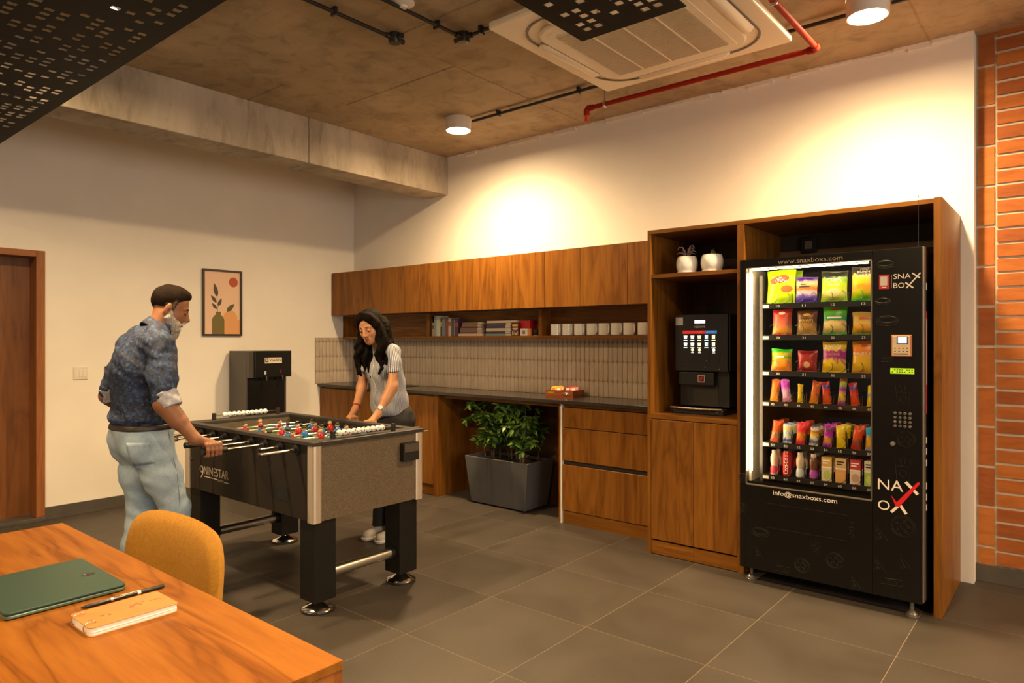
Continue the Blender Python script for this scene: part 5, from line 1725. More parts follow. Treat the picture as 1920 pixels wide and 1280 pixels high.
# ================================================================ wooden table in front
wtb = thing('wooden_table', (4.23, -4.38, 0), 'orange brown wooden table with a green laptop on it', 'table')
TX0, TX1, TY0, TY1, TZ = 3.415, 5.052, -4.90, -3.870, .750
MB().box(TX0, TX1, TY0, TY1, TZ - .020, TZ).build('table_top', M['wood_table'], wtb, bevel=.0015)
MB().box(TX0 + .001, TX1 - .001, TY1 - .022, TY1 - .001, TZ - .085, TZ - .0202).build('apron', M['wood_edge'], wtb)
MB().box(TX0 + .001, TX1 - .001, TY0 + .001, TY0 + .022, TZ - .085, TZ - .0202).build('apron', M['wood_edge'], wtb)
we = wood('teak_end', 'y', (.24, .075, .016), (.32, .105, .022), (.38, .13, .03))
for x in (TX0 + .001, TX1 - .022):
    MB().box(x, x + .021, TY0 + .022, TY1 - .022, TZ - .085, TZ - .0202).build('apron', we, wtb)
for x in (TX0 + .03, TX1 - .09):
    for y in (TY0 + .03, TY1 - .09):
        MB().box(x, x + .06, y, y + .06, 0, TZ - .0205).build('leg', M['black'], wtb, bevel=.003)

# laptop
lp = thing('laptop', (4.1375, -4.125, TZ), 'closed dark green laptop lying on the wooden table', 'laptop')
gm = mat('laptop_green', (.036, .080, .062), .40, .35)
gd = mat('laptop_edge', (.14, .24, .20), .25, .7)
lr = rrect(3.975, 4.300, -4.257, -3.993, .014)
MB().prism(lr, (0, 0, TZ + .0025), (1, 0, 0), (0, 1, 0), (0, 0, 1), .0080).build('base', gd, lp, bevel=.002)
MB().prism(rrect(3.978, 4.297, -4.254, -3.996, .012), (0, 0, TZ + .0106), (1, 0, 0), (0, 1, 0), (0, 0, 1), .0022).build('screen_gasket', M['black'], lp)
ld = MB().prism(lr, (0, 0, TZ + .0128), (1, 0, 0), (0, 1, 0), (0, 0, 1), .0058).build('lid', gm, lp, bevel=.002)
MB().prism(ell(4.147, -4.033, .0115, .0165, 24), (0, 0, TZ + .0187), (1, 0, 0), (0, 1, 0), (0, 0, 1), .0006).build('emblem', mat('emblem_black', (.02, .015, .015), .3), ld)
MB().prism(ell(4.145, -4.040, .003, .003, 12), (0, 0, TZ + .0194), (1, 0, 0), (0, 1, 0), (0, 0, 1), .0003).build('emblem_mark', mat('emblem_pink', (.4, .25, .25), .4), ld)
MB().cyl((3.979, -4.22, TZ + .012), (3.979, -4.03, TZ + .012), .0055, n=12).build('hinge', M['black'], lp)
for x in (4.0, 4.275):
    for y in (-4.235, -4.015): MB().cyl((x, y, TZ), (x, y, TZ + .0026), .006, n=10).build('rubber_foot', M['black'], lp)

# pen
pn = thing('pen', (4.353, -4.02, TZ), 'black pen lying between the laptop and the notebook', 'pen')
pz = TZ + .0052
MB().tube([(4.354, -4.118, pz), (4.354, -4.105, pz), (4.354, -3.99, pz)], [.0015, .0050, .0050], 14).build('barrel', mat('pen_black', (.015, .015, .016), .28), pn)
MB().cyl((4.354, -3.99, pz), (4.354, -3.982, pz), .0053, n=14).build('collar', M['white'], pn)
MB().tube([(4.354, -3.982, pz), (4.354, -3.930, pz), (4.354, -3.924, pz)], [.0055, .0055, .0045], 14).build('cap', M['black'], pn)
MB().cyl((4.354, -4.052, pz), (4.354, -4.046, pz), .0053, n=14).build('band', M['steel'], pn)
MB().box(4.3525, 4.3555, -4.03, -3.985, pz + .0048, pz + .0053).build('imprint', M['ink_white'], pn)

# ring-bound notebook
nb = thing('notebook', (4.483, -4.067, TZ), 'small ring-bound notebook with an orange tan cover', 'notebook', rz=0)
nr = rrect(4.420, 4.545, -4.163, -3.970, .012)
MB().prism(nr, (0, 0, TZ + .0005), (1, 0, 0), (0, 1, 0), (0, 0, 1), .0012).build('back_cover', mat('kraft_back', (.45, .20, .06), .6), nb)
b = MB()
for i in range(14):
    o = random.uniform(-.0008, .0008)
    b.prism(rrect(4.4215 + o, 4.5438 + o, -4.161, -3.9715 + o, .0115, 4), (0, 0, TZ + .0018 + i * .00125), (1, 0, 0), (0, 1, 0), (0, 0, 1), .00115)
tag(b.build('page_block', mat('paper_white', (.78, .75, .70), .7), nb), kind='stuff')
cv = MB().prism(nr, (0, 0, TZ + .0194), (1, 0, 0), (0, 1, 0), (0, 0, 1), .0012).build('front_cover', noisy('kraft_cover', (.40, .17, .040), (.46, .20, .052), 30, .55), nb)
mk = mat('cover_print', (.22, .06, .05), .6)


def blot(cx, cy, n, s, seed):
    rr = random.Random(seed)
    for i in range(n):
        x, y = cx + rr.uniform(-s, s) * .6, cy + rr.uniform(-s, s)
        k = rr.uniform(.15, .42) * s
        MB().prism([(x + k * rr.uniform(.4, 1) * math.cos(a), y + 1.6 * k * rr.uniform(.4, 1) * math.sin(a)) for a in [j * 1.047 for j in range(6)]], (0, 0, TZ + .0206), (1, 0, 0), (0, 1, 0), (0, 0, 1), .0003).build('cover_drawing', mk, cv)


blot(4.478, -4.045, 5, .014, 1); blot(4.470, -4.015, 3, .009, 2); blot(4.478, -3.995, 4, .008, 3); blot(4.487, -4.110, 4, .010, 4)
for x in (4.447, 4.517):
    pts = [(x, -4.148 - .014 * math.cos(a) - .004, TZ + .0135 + .0135 * math.sin(a)) for a in [2 * math.pi * i / 20 for i in range(20)]]
    MB().tube(pts, .0015, 8, closed=True).build('binding_ring', mat('gold_ring', (.75, .62, .42), .2, 1), nb)

# ================================================================ mustard chair
chm = noisy('mustard_fabric', (.33, .150, .008), (.41, .195, .013), 90, .85, .35, 260)
chm.node_tree.nodes['Principled BSDF'].inputs['Sheen Weight'].default_value = .0
ch = thing('upholstered_chair', (4.03, -3.95, 0), 'mustard yellow upholstered chair pushed in at the wooden table', 'chair')


def cushion(name, cx, cz, hw, hh, yfun, t, n=4.6, nu=80, nr=14):
    b = MB()
    idx = {}
    for side in (-1, 1):
        for j in range(nr + 1):
            r = j / nr
            for i in range(nu):
                a = 2 * math.pi * i / nu
                ca, sa = math.cos(a), math.sin(a)
                k = (abs(ca) ** n + abs(sa) ** n) ** (-1 / n)
                u, v = r * k * ca, r * k * sa
                x, z = cx + hw * u, cz + hh * v
                dy = t * (1 - r ** 3.2) ** .5 if r < 1 else 0
                b.v.append((x, yfun(u, v) + side * dy, z))
    S = (nr + 1) * nu
    for s_ in (0, 1):
        for j in range(nr):
            for i in range(nu):
                q = [s_ * S + j * nu + i, s_ * S + j * nu + (i + 1) % nu, s_ * S + (j + 1) * nu + (i + 1) % nu, s_ * S + (j + 1) * nu + i]
                b.face(q if s_ == 1 else q[::-1], 0, True)
    return b.build(name, chm, ch, smooth=True)


cushion('backrest', 4.005, .612, .322, .222, lambda u, v: -3.715 - .055 * u * u + .02 * v, .042)
st = MB()
st.prism(rrect(3.76, 4.30, -4.24, -3.765, .09, 6), (0, 0, .385), (1, 0, 0), (0, 1, 0), (0, 0, 1), .085)
st.build('seat', chm, ch, bevel=.03, seg=4)
for x, dx_ in ((3.82, -.03), (4.24, .03)):
    for y, dy_ in ((-4.17, -.03), (-3.84, .03)):
        MB().tube([(x, y, .386), (x + dx_, y + dy_, 0)], [.016, .011], 12).build('leg', M['black'], ch)
for x in (3.86, 4.20):
    MB().box(x - .02, x + .02, -3.775, -3.745, .37, .46).build('back_bracket', M['black'], ch)


# ================================================================ people: smooth-blended bodies and clothing
class Field:
    def __init__(s, lo, hi, h):
        s.h = h
        s.lo = np.array(lo, float)
        s.ax = [np.arange(lo[i], hi[i] + h, h) for i in range(3)]
        s.D = np.full([len(a) for a in s.ax], .12)

    def _sub(s, lo, hi):
        sl, P = [], []
        for i in range(3):
            a = s.ax[i]
            i0 = max(int((lo[i] - s.lo[i]) / s.h) - 1, 0); i1 = min(int((hi[i] - s.lo[i]) / s.h) + 2, len(a))
            sl.append(slice(i0, max(i1, i0)))
            shp = [1, 1, 1]; shp[i] = -1
            P.append(a[sl[-1]].reshape(shp))
        return tuple(sl), P

    def _mix(s, sl, d, k, op):
        if d.size == 0: return
        D = s.D[sl]
        if op == 'sub':
            d = -d
            hh = np.clip(.5 - .5 * (D + -d * -1 * -1) / k, 0, 1) if False else None
            s.D[sl] = _smax(D, d, k)
        else:
            s.D[sl] = _smin(D, d, k)

    def cap(s, a, b, ra, rb=None, k=.02, op='add'):
        rb = ra if rb is None else rb
        a, b = np.array(a, float), np.array(b, float)
        m = max(ra, rb) + .07
        sl, (x, y, z) = s._sub(np.minimum(a, b) - m, np.maximum(a, b) + m)
        ab = b - a
        L = max(ab @ ab, 1e-9)
        t = np.clip(((x - a[0]) * ab[0] + (y - a[1]) * ab[1] + (z - a[2]) * ab[2]) / L, 0, 1)
        d = np.sqrt((x - a[0] - t * ab[0]) ** 2 + (y - a[1] - t * ab[1]) ** 2 + (z - a[2] - t * ab[2]) ** 2) - (ra + (rb - ra) * t)
        s._mix(sl, d, k, op)
        return s

    def chain(s, pts, rs, k=.02):
        for i in range(len(pts) - 1): s.cap(pts[i], pts[i + 1], rs[i], rs[i + 1], k)
        return s

    def ell(s, c, r, R=None, k=.03, op='add'):
        c, r = np.array(c, float), np.array(r, float)
        m = max(r) + .07
        sl, (x, y, z) = s._sub(c - m, c + m)
        x, y, z = x - c[0], y - c[1], z - c[2]
        if R is not None:
            R = np.array(R)
            x, y, z = (R[0, 0] * x + R[1, 0] * y + R[2, 0] * z, R[0, 1] * x + R[1, 1] * y + R[2, 1] * z, R[0, 2] * x + R[1, 2] * y + R[2, 2] * z)
        k0 = np.sqrt((x / r[0]) ** 2 + (y / r[1]) ** 2 + (z / r[2]) ** 2)
        k1 = np.sqrt((x / r[0] ** 2) ** 2 + (y / r[1] ** 2) ** 2 + (z / r[2] ** 2) ** 2)
        s._mix(sl, k0 * (k0 - 1) / np.maximum(k1, 1e-6), k, op)
        return s

    def cut(s, n, p, k=.004):
        """keep the side that n points to"""
        n = np.array(n, float); n /= np.linalg.norm(n)
        x, y, z = s.ax[0][:, None, None], s.ax[1][None, :, None], s.ax[2][None, None, :]
        d = -(n[0] * (x - p[0]) + n[1] * (y - p[1]) + n[2] * (z - p[2]))
        s.D = _smax(s.D, d, k)
        return s

    def wrinkle(s, amp, f, seed=0, stretch=(1, 1, 1), box=None):
        x, y, z = s.ax[0][:, None, None] * stretch[0], s.ax[1][None, :, None] * stretch[1], s.ax[2][None, None, :] * stretch[2]
        q = seed * 1.7
        wx = .6 * np.sin(f * .45 * y + 1.3 * np.sin(f * .3 * z + q)) + q
        n = np.sin(f * (.8 * x + .5 * z) + 2.2 * wx) * np.sin(f * (.6 * y - .75 * z) + 1.7 * np.sin(f * .4 * x + q)) + .5 * np.sin(f * 1.9 * (.3 * x + .2 * y + .9 * z) + 2 * wx)
        s.D = s.D + amp * n
        return s

    def sample(s, p):
        i = np.clip(np.round((np.array(p) - s.lo) / s.h).astype(int), 0, np.array(s.D.shape) - 1)
        return s.D[tuple(i)]

    def hit(s, p, d):
        p, d = np.array(p, float), np.array(d, float) / np.linalg.norm(d)
        for _ in range(200):
            v = s.sample(p)
            if v < 0: break
            p = p + d * max(v * .6, .0015)
        return p

    def mesh(s, name, mats, off, mfun=None):
        D = s.D
        h = s.h
        ins = D < 0
        nx, ny, nz = D.shape
        c8 = [(i, j, k) for i in (0, 1) for j in (0, 1) for k in (0, 1)]
        cnt = np.zeros((nx - 1, ny - 1, nz - 1), np.int8)
        for i, j, k in c8: cnt += ins[i:nx - 1 + i, j:ny - 1 + j, k:nz - 1 + k]
        act = (cnt > 0) & (cnt < 8)
        idx = -np.ones(act.shape, np.int64)
        I, J, K = np.nonzero(act)
        n = len(I)
        idx[I, J, K] = np.arange(n)
        val = {c: D[I + c[0], J + c[1], K + c[2]] for c in c8}
        acc = np.zeros((n, 3)); num = np.zeros(n)
        for a in c8:
            for ax in range(3):
                if a[ax]: continue
                b = list(a); b[ax] = 1; b = tuple(b)
                va, vb = val[a], val[b]
                m = (va < 0) != (vb < 0)
                t = np.where(m, va / np.where(m, va - vb, 1), 0)
                p = np.array(a, float)[None, :].repeat(n, 0)
                p[:, ax] += t
                acc += p * m[:, None]; num += m
        V = (acc / num[:, None] + np.stack([I, J, K], 1)) * h + s.lo
        quads = []
        for ax in range(3):
            sh = [nx, ny, nz]
            a0 = [slice(None)] * 3; a1 = [slice(None)] * 3
            a0[ax] = slice(0, sh[ax] - 1); a1[ax] = slice(1, sh[ax])
            A, B = ins[tuple(a0)], ins[tuple(a1)]
            for flip, mk in ((False, A & ~B), (True, ~A & B)):
                e = np.array(np.nonzero(mk)).T
                u, v = (ax + 1) % 3, (ax + 2) % 3
                ok = (e[:, u] > 0) & (e[:, v] > 0) & (e[:, u] < sh[u] - 1) & (e[:, v] < sh[v] - 1)
                e = e[ok]
                du = np.zeros(3, int); du[u] = 1
                dv = np.zeros(3, int); dv[v] = 1
                q = [idx[tuple((e - du - dv).T)], idx[tuple((e - dv).T)], idx[tuple(e.T)], idx[tuple((e - du).T)]]
                q = np.stack(q if not flip else q[::-1], 1)
                quads.append(q)
        Q = np.concatenate(quads)
        me = bpy.data.meshes.new(name)
        me.vertices.add(n); me.vertices.foreach_set('co', (V - np.array(off)).astype(np.float32).ravel())
        me.loops.add(len(Q) * 4); me.loops.foreach_set('vertex_index', Q.astype(np.int32).ravel())
        me.polygons.add(len(Q)); me.polygons.foreach_set('loop_start', np.arange(0, len(Q) * 4, 4, dtype=np.int32))
        me.polygons.foreach_set('use_smooth', np.ones(len(Q), bool))
        for mt in (mats if isinstance(mats, (list, tuple)) else [mats]): me.materials.append(mt)
        if mfun is not None:
            me.polygons.foreach_set('material_index', mfun(V[Q].mean(1)).astype(np.int32))
        me.update(calc_edges=True)
        return me


def _smin(a, b, k):
    hh = np.clip(.5 + .5 * (b - a) / k, 0, 1)
    return b + (a - b) * hh - k * hh * (1 - hh)


def _smax(a, b, k): return -_smin(-a, -b, k)


class Frame:
    def __init__(s, o, fwd, pitch, roll=0):
        f = Vector((fwd[0], fwd[1], 0)).normalized()
        r = f.cross(Vector((0, 0, 1))).normalized()
        base = Matrix((r, f, Vector((0, 0, 1)))).transposed()
        s.R = base @ Matrix.Rotation(math.radians(pitch), 3, 'X') @ Matrix.Rotation(math.radians(roll), 3, 'Y')
        s.o = Vector(o)

    def __call__(s, *p):
        p = p[0] if len(p) == 1 else p
        return tuple(s.o + s.R @ Vector(p))

    def v(s, *p): return tuple(s.R @ Vector(p))


def head(F, f, female=False):
    R = f.R
    w = .94 if female else 1.0
    E = lambda c, r, **k: F.ell(f(c), r, R, **k)
    E((0, -.012, .035), (.075 * w, .094, .084), k=.02)
    E((0, .022, -.030), (.062 * (1 if female else w), .066, .078 if female else .084), k=.03)
    for sx in (-1, 1):
        F.cap(f(sx * .047 * w, .0, -.055), f(sx * .012, .060, -.098 if not female else -.086), .019, .017, .03)
        E((sx * .036 * w, .052, -.028), (.021, .020, .024), k=.02)
        E((sx * .031, .092, -.001), (.015, .013, .010), k=.012, op='sub')
        E((sx * .078 * w, -.008, -.012), (.008, .018, .030), k=.006)
        F.cap(f(sx * .014, .080, .018), f(sx * .040, .070, .017), .0085 if not female else .006, .007, .012)
        E((sx * .0095, .095, -.037), (.0075, .009, .006), k=.008)
        E((sx * .031, .0745, -.001), (.0125, .0105, .0105), k=.003)
    F.cap(f(0, .084, .010), f(0, .106 if not female else .103, -.031), .007, .0115 if not female else .0095, .012)
    E((0, .080, -.066), (.024, .012, .016), k=.015)
    E((0, .068, -.100 if not female else -.090), (.020, .018, .015), k=.02)
    F.cap(f(-.016, .0935, -.0665), f(.016, .0935, -.0665), .0022, .0022, .004, op='sub')


def face_parts(f, parent, female, lipc, browc):
    off = parent.location
    dark = mat('lash_dark', (.015, .010, .008), .6)
    for sx in (-1, 1):
        pts = [f(sx * (.019 + .024 * t), .0845 - .011 * t * t, -.0045 - .003 * math.sin(math.pi * t)) for t in (0, .25, .5, .75, 1)]
        MB().tube([Vector(p) for p in pts], ([.0012, .0028, .0034, .0030, .0014] if not female else [.0016, .0036, .0044, .0040, .0018]), 8).build('eyelash', dark, parent)
        b = MB().ball(f(sx * .031, .0752, -.0015), .0088, 14, 10)
        b.build('eye', mat('eye_white', (.20, .15, .12), .3), parent)
        MB().ball(f(sx * .0305, .0808, -.0040), (.0042, .0042, .0042), 10, 8).build('iris', mat('iris_dark', (.02, .012, .008), .2), parent)
        pts = [f(sx * (.013 + .032 * t), .0885 - .012 * t * t - .004 * t, .017 + (.007 if female else .005) * math.sin(math.pi * (.25 + .6 * t))) for t in (0, .25, .5, .75, 1)]
        MB().tube([Vector(p) for p in pts], [.003, .0048, .0048, .004, .0015] if not female else [.0012, .0022, .0024, .002, .0008], 6).build('eyebrow', browc, parent)
    for dz, r in ((-.0625, .0032), (-.0715, .0042)):
        pts = [f((.026 if female else .021) * t, (.0945 if female else .0925) - .013 * t * t, dz + (.010 if female else .001) * t * t) for t in (-1, -.6, -.25, 0, .25, .6, 1)]
        MB().tube([Vector(p) for p in pts], [.0006, r * .7, r, r, r, r * .7, .0006], 8).build('lip', lipc, parent)


def grip(F, wrist, axis_x, axis_z, ys, out, up=.0, rh=.0155, thumb_dir=1):
    """a hand closed round a bar running along y at (axis_x, axis_z); out=+1: fingers go down the +x side"""
    wy = wrist[1]
    yc = sum(ys) / len(ys)
    kn = []
    top = axis_z + rh + .014
    F.cap(wrist, (axis_x - out * .008, yc, top + .010), .024, .021, .02)
    for y, L in zip(ys, (1.0, 1.06, 1.0, .86)):
        k0 = (axis_x - out * .006, yc + (y - yc) * .85, top + .008)
        k1 = (axis_x + out * .021, y, top + .006)
        a = (axis_x + out * (rh + .0135), y, axis_z + .010)
        b = (axis_x + out * (rh + .008), y, axis_z - .017 * L)
        c = (axis_x - out * .004, y, axis_z - rh - .008)
        F.cap(k0, k1, .0125, .0112, .010)
        F.cap(k1, a, .0108, .0098, .004)
        F.cap(a, b, .0098, .0088, .004)
        F.cap(b, c, .0088, .0078, .004)
    F.cap((axis_x - out * .012, yc - .5 * (yc - wy) * 0, top + .004), (axis_x - out * .012, yc + .0, top), .017, .017, .015)
    t0 = (axis_x - out * .018, yc + (wy - yc) * .35, top - .002)
    t1 = (axis_x - out * (rh + .012), yc + thumb_dir * .022, axis_z + .006)
    t2 = (axis_x - out * (rh + .004), yc + thumb_dir * .052, axis_z - .002)
    F.cap(t0, t1, .0145, .0115, .012)
    F.cap(t1, t2, .0112, .0088, .006)


def skin_mat(name, c0, c1):
    m = mat(name, c0, .5, spec=.4)
    t = NT(m)
    v = t.coord('Object')
    t.col(t.ramp(t.noise(v, 9, 5, .6), [(.3, c0), (.7, c1)]))
    m.node_tree.nodes['Principled BSDF'].inputs['Subsurface Weight'].default_value = .06
    m.node_tree.nodes['Principled BSDF'].inputs['Subsurface Radius'].default_value = (.01, .004, .002)
    t.bump(t.noise(v, 260, 3), .08, .002)
    return m


def hairy(name, c0, c1, sc=(60, 60, 14)):
    m = mat(name, c0, .62, spec=.07)
    t = NT(m)
    n_ = t.noise(t.coord('Object', sc), 3.0, 6, .7, .4)
    t.col(t.ramp(n_, [(.3, c0), (.7, c1)]))
    t.bump(n_, .9, .006)
    return m


# ---------------------------------------------------------------- man at the near side of the football table
MX, MY = 2.40, -3.18
sk_m = skin_mat('brown_skin', (.215, .090, .044), (.265, .115, .058))
fm_ = Frame((2.400, -3.050, 1.577), (.40, 1), -22)
F = Field((1.98, -3.44, 0.0), (2.95, -2.84, 1.76), .0042)
head(F, fm_)
F.cap((2.40, -3.14, 1.40), (2.40, -3.085, 1.53), .062, .056, .03)
F.cap((2.25, -3.17, 1.37), (2.55, -3.17, 1.37), .055, .055, .05)
F.ell((2.40, -3.185, 1.24), (.15, .105, .2)).ell((2.40, -3.185, 1.02), (.14, .11, .2)).ell((2.40, -3.18, .90), (.15, .115, .12))
F.chain([(2.585, -3.17, 1.37), (2.682, -3.205, 1.085), (2.775, -3.090, .900)], [.05, .045, .030], .03)
F.cap((2.690, -3.195, 1.07), (2.725, -3.155, .995), .047, .042, .02)
F.chain([(2.215, -3.17, 1.37), (2.135, -3.262, 1.10), (2.195, -3.095, .905)], [.05, .042, .028], .03)
for sx, kx, ky, ay in ((1, 2.50, -3.06, -3.10), (-1, 2.30, -3.155, -3.19)):
    hx = 2.40 + sx * .088
    F.chain([(hx, -3.17, .86), (kx, ky, .50), (kx, ay, .07)], [.075, .05, .035], .03)
    F.cap((kx, ay - .03, .04), (kx + sx * .01, ay + .13, .03), .03, .025, .03)
grip(F, (2.775, -3.090, .900), rx[5], RZ, (-3.052, -3.030, -3.008, -2.987), 1)
grip(F, (2.195, -3.095, .905), rx[1], RZ, (-3.035, -3.013, -2.991, -2.970), -1)
man = link('person', F.mesh('person', sk_m, (MX, MY, 0)), None, (MX, MY, 0))
tag(man, 'grey-bearded person in a patterned blue shirt and pale jeans gripping a rod handle', 'person')
FM = F
brow_m = hairy('dark_brow', (.02, .012, .008), (.05, .03, .02))
face_parts(fm_, man, False, mat('man_lip', (.20, .06, .04), .5), brow_m)
# shade of the ear hollow, painted as a dark spot of skin
for sx in (-1, 1):
    MB().ball(fm_(sx * .0865, -.004, -.012), (.0018, .006, .012), 12, 8, R=fm_.R).build('ear_hollow_shade', mat('ear_shadow_skin', (.12, .035, .018), .6), man)
# hair
F = Field((2.28, -3.22, 1.42), (2.52, -2.90, 1.76), .0038)
R_ = fm_.R
F.ell(fm_(0, -.012, .037), (.0775, .0970, .0880), R_)
F.cut(fm_.v(0, -.70, .714), fm_(0, .066, .074), .010)
F.ell(fm_(0, .026, .094), (.050, .046, .024), R_, k=.03)
for sx in (-1, 1):
    F.cap(fm_(sx * .073, .018, .035), fm_(sx * .0745, .012, -.020), .008, .006, .012)
    F.ell(fm_(sx * .079, -.006, -.016), (.014, .022, .032), R_, k=.004, op='sub')
F.wrinkle(.0014, 95, 3, (1, 1, .5))


def hm(V):
    L = (V - np.array(fm_.o)) @ np.array(fm_.R)
    return ((L[:, 2] < .030 + .010 * np.sin(L[:, 1] * 60)) & (L[:, 1] > -.03)) * 1


hr = link('hair', F.mesh('hair', [hairy('brown_hair', (.006, .0035, .002), (.022, .011, .0055)), hairy('greying_hair', (.045, .028, .018), (.11, .075, .055))], (MX, MY, 0), hm), man)
# beard
F = Field((2.28, -3.14, 1.36), (2.52, -2.88, 1.60), .0036)
F.ell(fm_(0, .046, -.106), (.054, .050, .054), R_)
F.ell(fm_(0, .056, -.142), (.034, .034, .038), R_, k=.03)
for sx in (-1, 1):
    F.chain([fm_(sx * .070, .010, -.018), fm_(sx * .066, .016, -.055), fm_(sx * .040, .055, -.095)], [.011, .022, .027], .02)
    F.ell(fm_(sx * .041, .056, -.075), (.025, .022, .026), R_, k=.02)
    F.cap(fm_(sx * .003, .098, -.050), fm_(sx * .028, .084, -.066), .0068, .0060, .006)
F.ell(fm_(0, .100, -.068), (.018, .016, .0055), R_, k=.006, op='sub')
F.wrinkle(.0016, 120, 5)
link('beard', F.mesh('beard', hairy('grey_beard', (.16, .14, .125), (.56, .52, .48), (34, 34, 13)), (MX, MY, 0)), man)


# shirt
def shirt_mat():
    m = mat('patterned_blue_shirt', (.05, .07, .12), .75)
    t = NT(m)
    v = t.n('ShaderNodeTexVoronoi', {'Vector': t.coord('Object', (1, 1, 1), 0, (.3, .5, .2)), 'Scale': 80.0, 'Randomness': .7}, distance='CHEBYCHEV')
    bw_ = t.n('ShaderNodeSeparateColor', {0: v.outputs['Color']}).outputs[0]
    c = t.ramp(bw_, [(0, (.008, .013, .034)), (.35, (.013, .024, .066)), (.6, (.017, .038, .105)), (.8, (.024, .052, .135)), (.93, (.042, .078, .18))], 'CONSTANT')
    n_ = t.noise(t.coord('Object'), 60, 4, .6)
    t.col(t.mix(.6, c, t.ramp(n_, [(.3, (.5, .5, .5)), (.7, (1.25, 1.25, 1.25))]), 'MULTIPLY'))
    t.bump(n_, .2, .003)
    return m


sm1 = shirt_mat()
F = Field((1.98, -3.44, .90), (2.80, -2.95, 1.52), .0048)
F.ell((2.40, -3.185, 1.26), (.188, .132, .19), k=.03)
F.cap((2.245, -3.180, 1.378), (2.555, -3.180, 1.378), .068, .068, .06)
F.cap((2.32, -3.15, 1.43), (2.48, -3.15, 1.43), .055, .055, .05)
F.ell((2.40, -3.240, 1.22), (.155, .100, .17), k=.05)
F.ell((2.40, -3.185, 1.06), (.172, .146, .16), k=.05)
F.ell((2.40, -3.190, 1.000), (.182, .158, .070), k=.03)
F.cut((-.05, -.12, 1), (2.40, -3.19, .950), .012)
F.chain([(2.578, -3.175, 1.365), (2.640, -3.190, 1.22), (2.676, -3.202, 1.110)], [.072, .066, .060], .03)
F.chain([(2.222, -3.175, 1.365), (2.165, -3.215, 1.22), (2.140, -3.255, 1.120)], [.072, .066, .060], .03)
F.ell((2.40, -3.075, 1.490), (.060, .060, .08), k=.01, op='sub')
F.wrinkle(.0042, 34, 2, (1, 1, .9))
F.wrinkle(.0018, 80, 6)
sh = link('shirt', F.mesh('shirt', sm1, (MX, MY, 0)), man)
FSH = F
cuffm = noisy('cuff_fabric', (.20, .21, .27), (.40, .40, .46), 55, .8)
for a, b_ in (((2.669, -3.200, 1.135), (2.700, -3.178, 1.062)), ((2.145, -3.252, 1.145), (2.150, -3.235, 1.070))):
    F = Field(np.minimum(a, b_) - .09, np.maximum(a, b_) + .09, .0042)
    F.cap(a, b_, .062, .060)
    d = np.array(b_) - np.array(a)
    F.cut(d, a).cut(-d, b_)
    F.wrinkle(.0016, 70, 1)
    link('cuff', F.mesh('cuff', cuffm, (MX, MY, 0)), sh)
# collar
b = MB()
cf = Frame((2.400, -3.122, 1.462), (0, 1), -30)
secs = []
N_ = 28
for j, (rr, zz) in enumerate(((.066, .030), (.070, .034), (.078, .018), (.090, -.012), (.086, -.016), (.070, -.006), (.064, .004))):
    k0 = len(b.v)
    for i in range(N_):
        a = math.radians(112 + 316 * i / (N_ - 1))
        b.v.append(cf(rr * math.cos(a), rr * .92 * math.sin(a), zz + (.006 * math.sin(a * 3))))
    secs.append(list(range(k0, k0 + N_)))
for s0, s1_ in zip(secs, secs[1:]):
    for i in range(N_ - 1): b.face((s0[i], s0[i + 1], s1_[i + 1], s1_[i]), 0, True)
for i in range(N_ - 1): b.face((secs[-1][i], secs[-1][i + 1], secs[0][i + 1], secs[0][i]), 0, True)
b.face([s_[0] for s_ in secs][::-1]); b.face([s_[-1] for s_ in secs])
b.build('collar', sm1, sh, smooth=True)


# jeans
def denim():
    m = mat('pale_denim', (.42, .46, .46), .8)
    t = NT(m)
    v = t.coord('Object')
    a = t.noise(v, 5, 5, .6, .6)
    b_ = t.noise(t.coord('Object', (1, 1, .25)), 240, 3, .6)
    t.col(t.mix(.5, t.ramp(a, [(.3, (.22, .31, .41)), (.55, (.34, .44, .55)), (.75, (.45, .54, .63))]), t.ramp(b_, [(.35, (.75, .78, .8)), (.65, (1.15, 1.13, 1.1))]), 'MULTIPLY'))
    t.bump(b_, .15, .002)
    return m


dn = denim()
F = Field((2.10, -3.42, .05), (2.70, -2.92, 1.02), .0050)
F.ell((2.40, -3.185, .90), (.170, .138, .13), k=.03)
F.ell((2.40, -3.190, .955), (.168, .142, .09), k=.04)
for sx in (-1, 1): F.ell((2.40 + sx * .078, -3.242, .865), (.094, .086, .11), k=.04)
for sx, kx, ky, ay in ((1, 2.50, -3.06, -3.105), (-1, 2.30, -3.155, -3.19)):
    F.chain([(2.40 + sx * .088, -3.175, .84), (2.40 + sx * .094, (-3.175 + ky) / 2 - .01, .68), (kx, ky, .50), (kx, (ky + ay) / 2 - .015, .30), (kx, ay, .075)], [.100, .090, .067, .066, .052], .035)
F.cut((0, 0, 1), (0, 0, .055))
F.cut((0, 0, -1), (0, 0, .968))
F.wrinkle(.0030, 36, 4, (1, 1, 1.3))
jn = link('jeans', F.mesh('jeans', dn, (MX, MY, 0)), man)
FJ = F
F = Field((2.18, -3.38, .90), (2.62, -2.99, 1.02), .0045)
F.ell((2.40, -3.185, .90), (.170, .138, .13), k=.03)
F.ell((2.40, -3.190, .955), (.172, .146, .09), k=.04)
for sx in (-1, 1): F.ell((2.40 + sx * .078, -3.242, .865), (.094, .086, .11), k=.04)
F.D -= .004
F.cut((0, 0, 1), (0, 0, .938)).cut((0, 0, -1), (0, 0, .968))
link('belt', F.mesh('belt', mat('brown_belt', (.016, .008, .005), .45), (MX, MY, 0)), man)


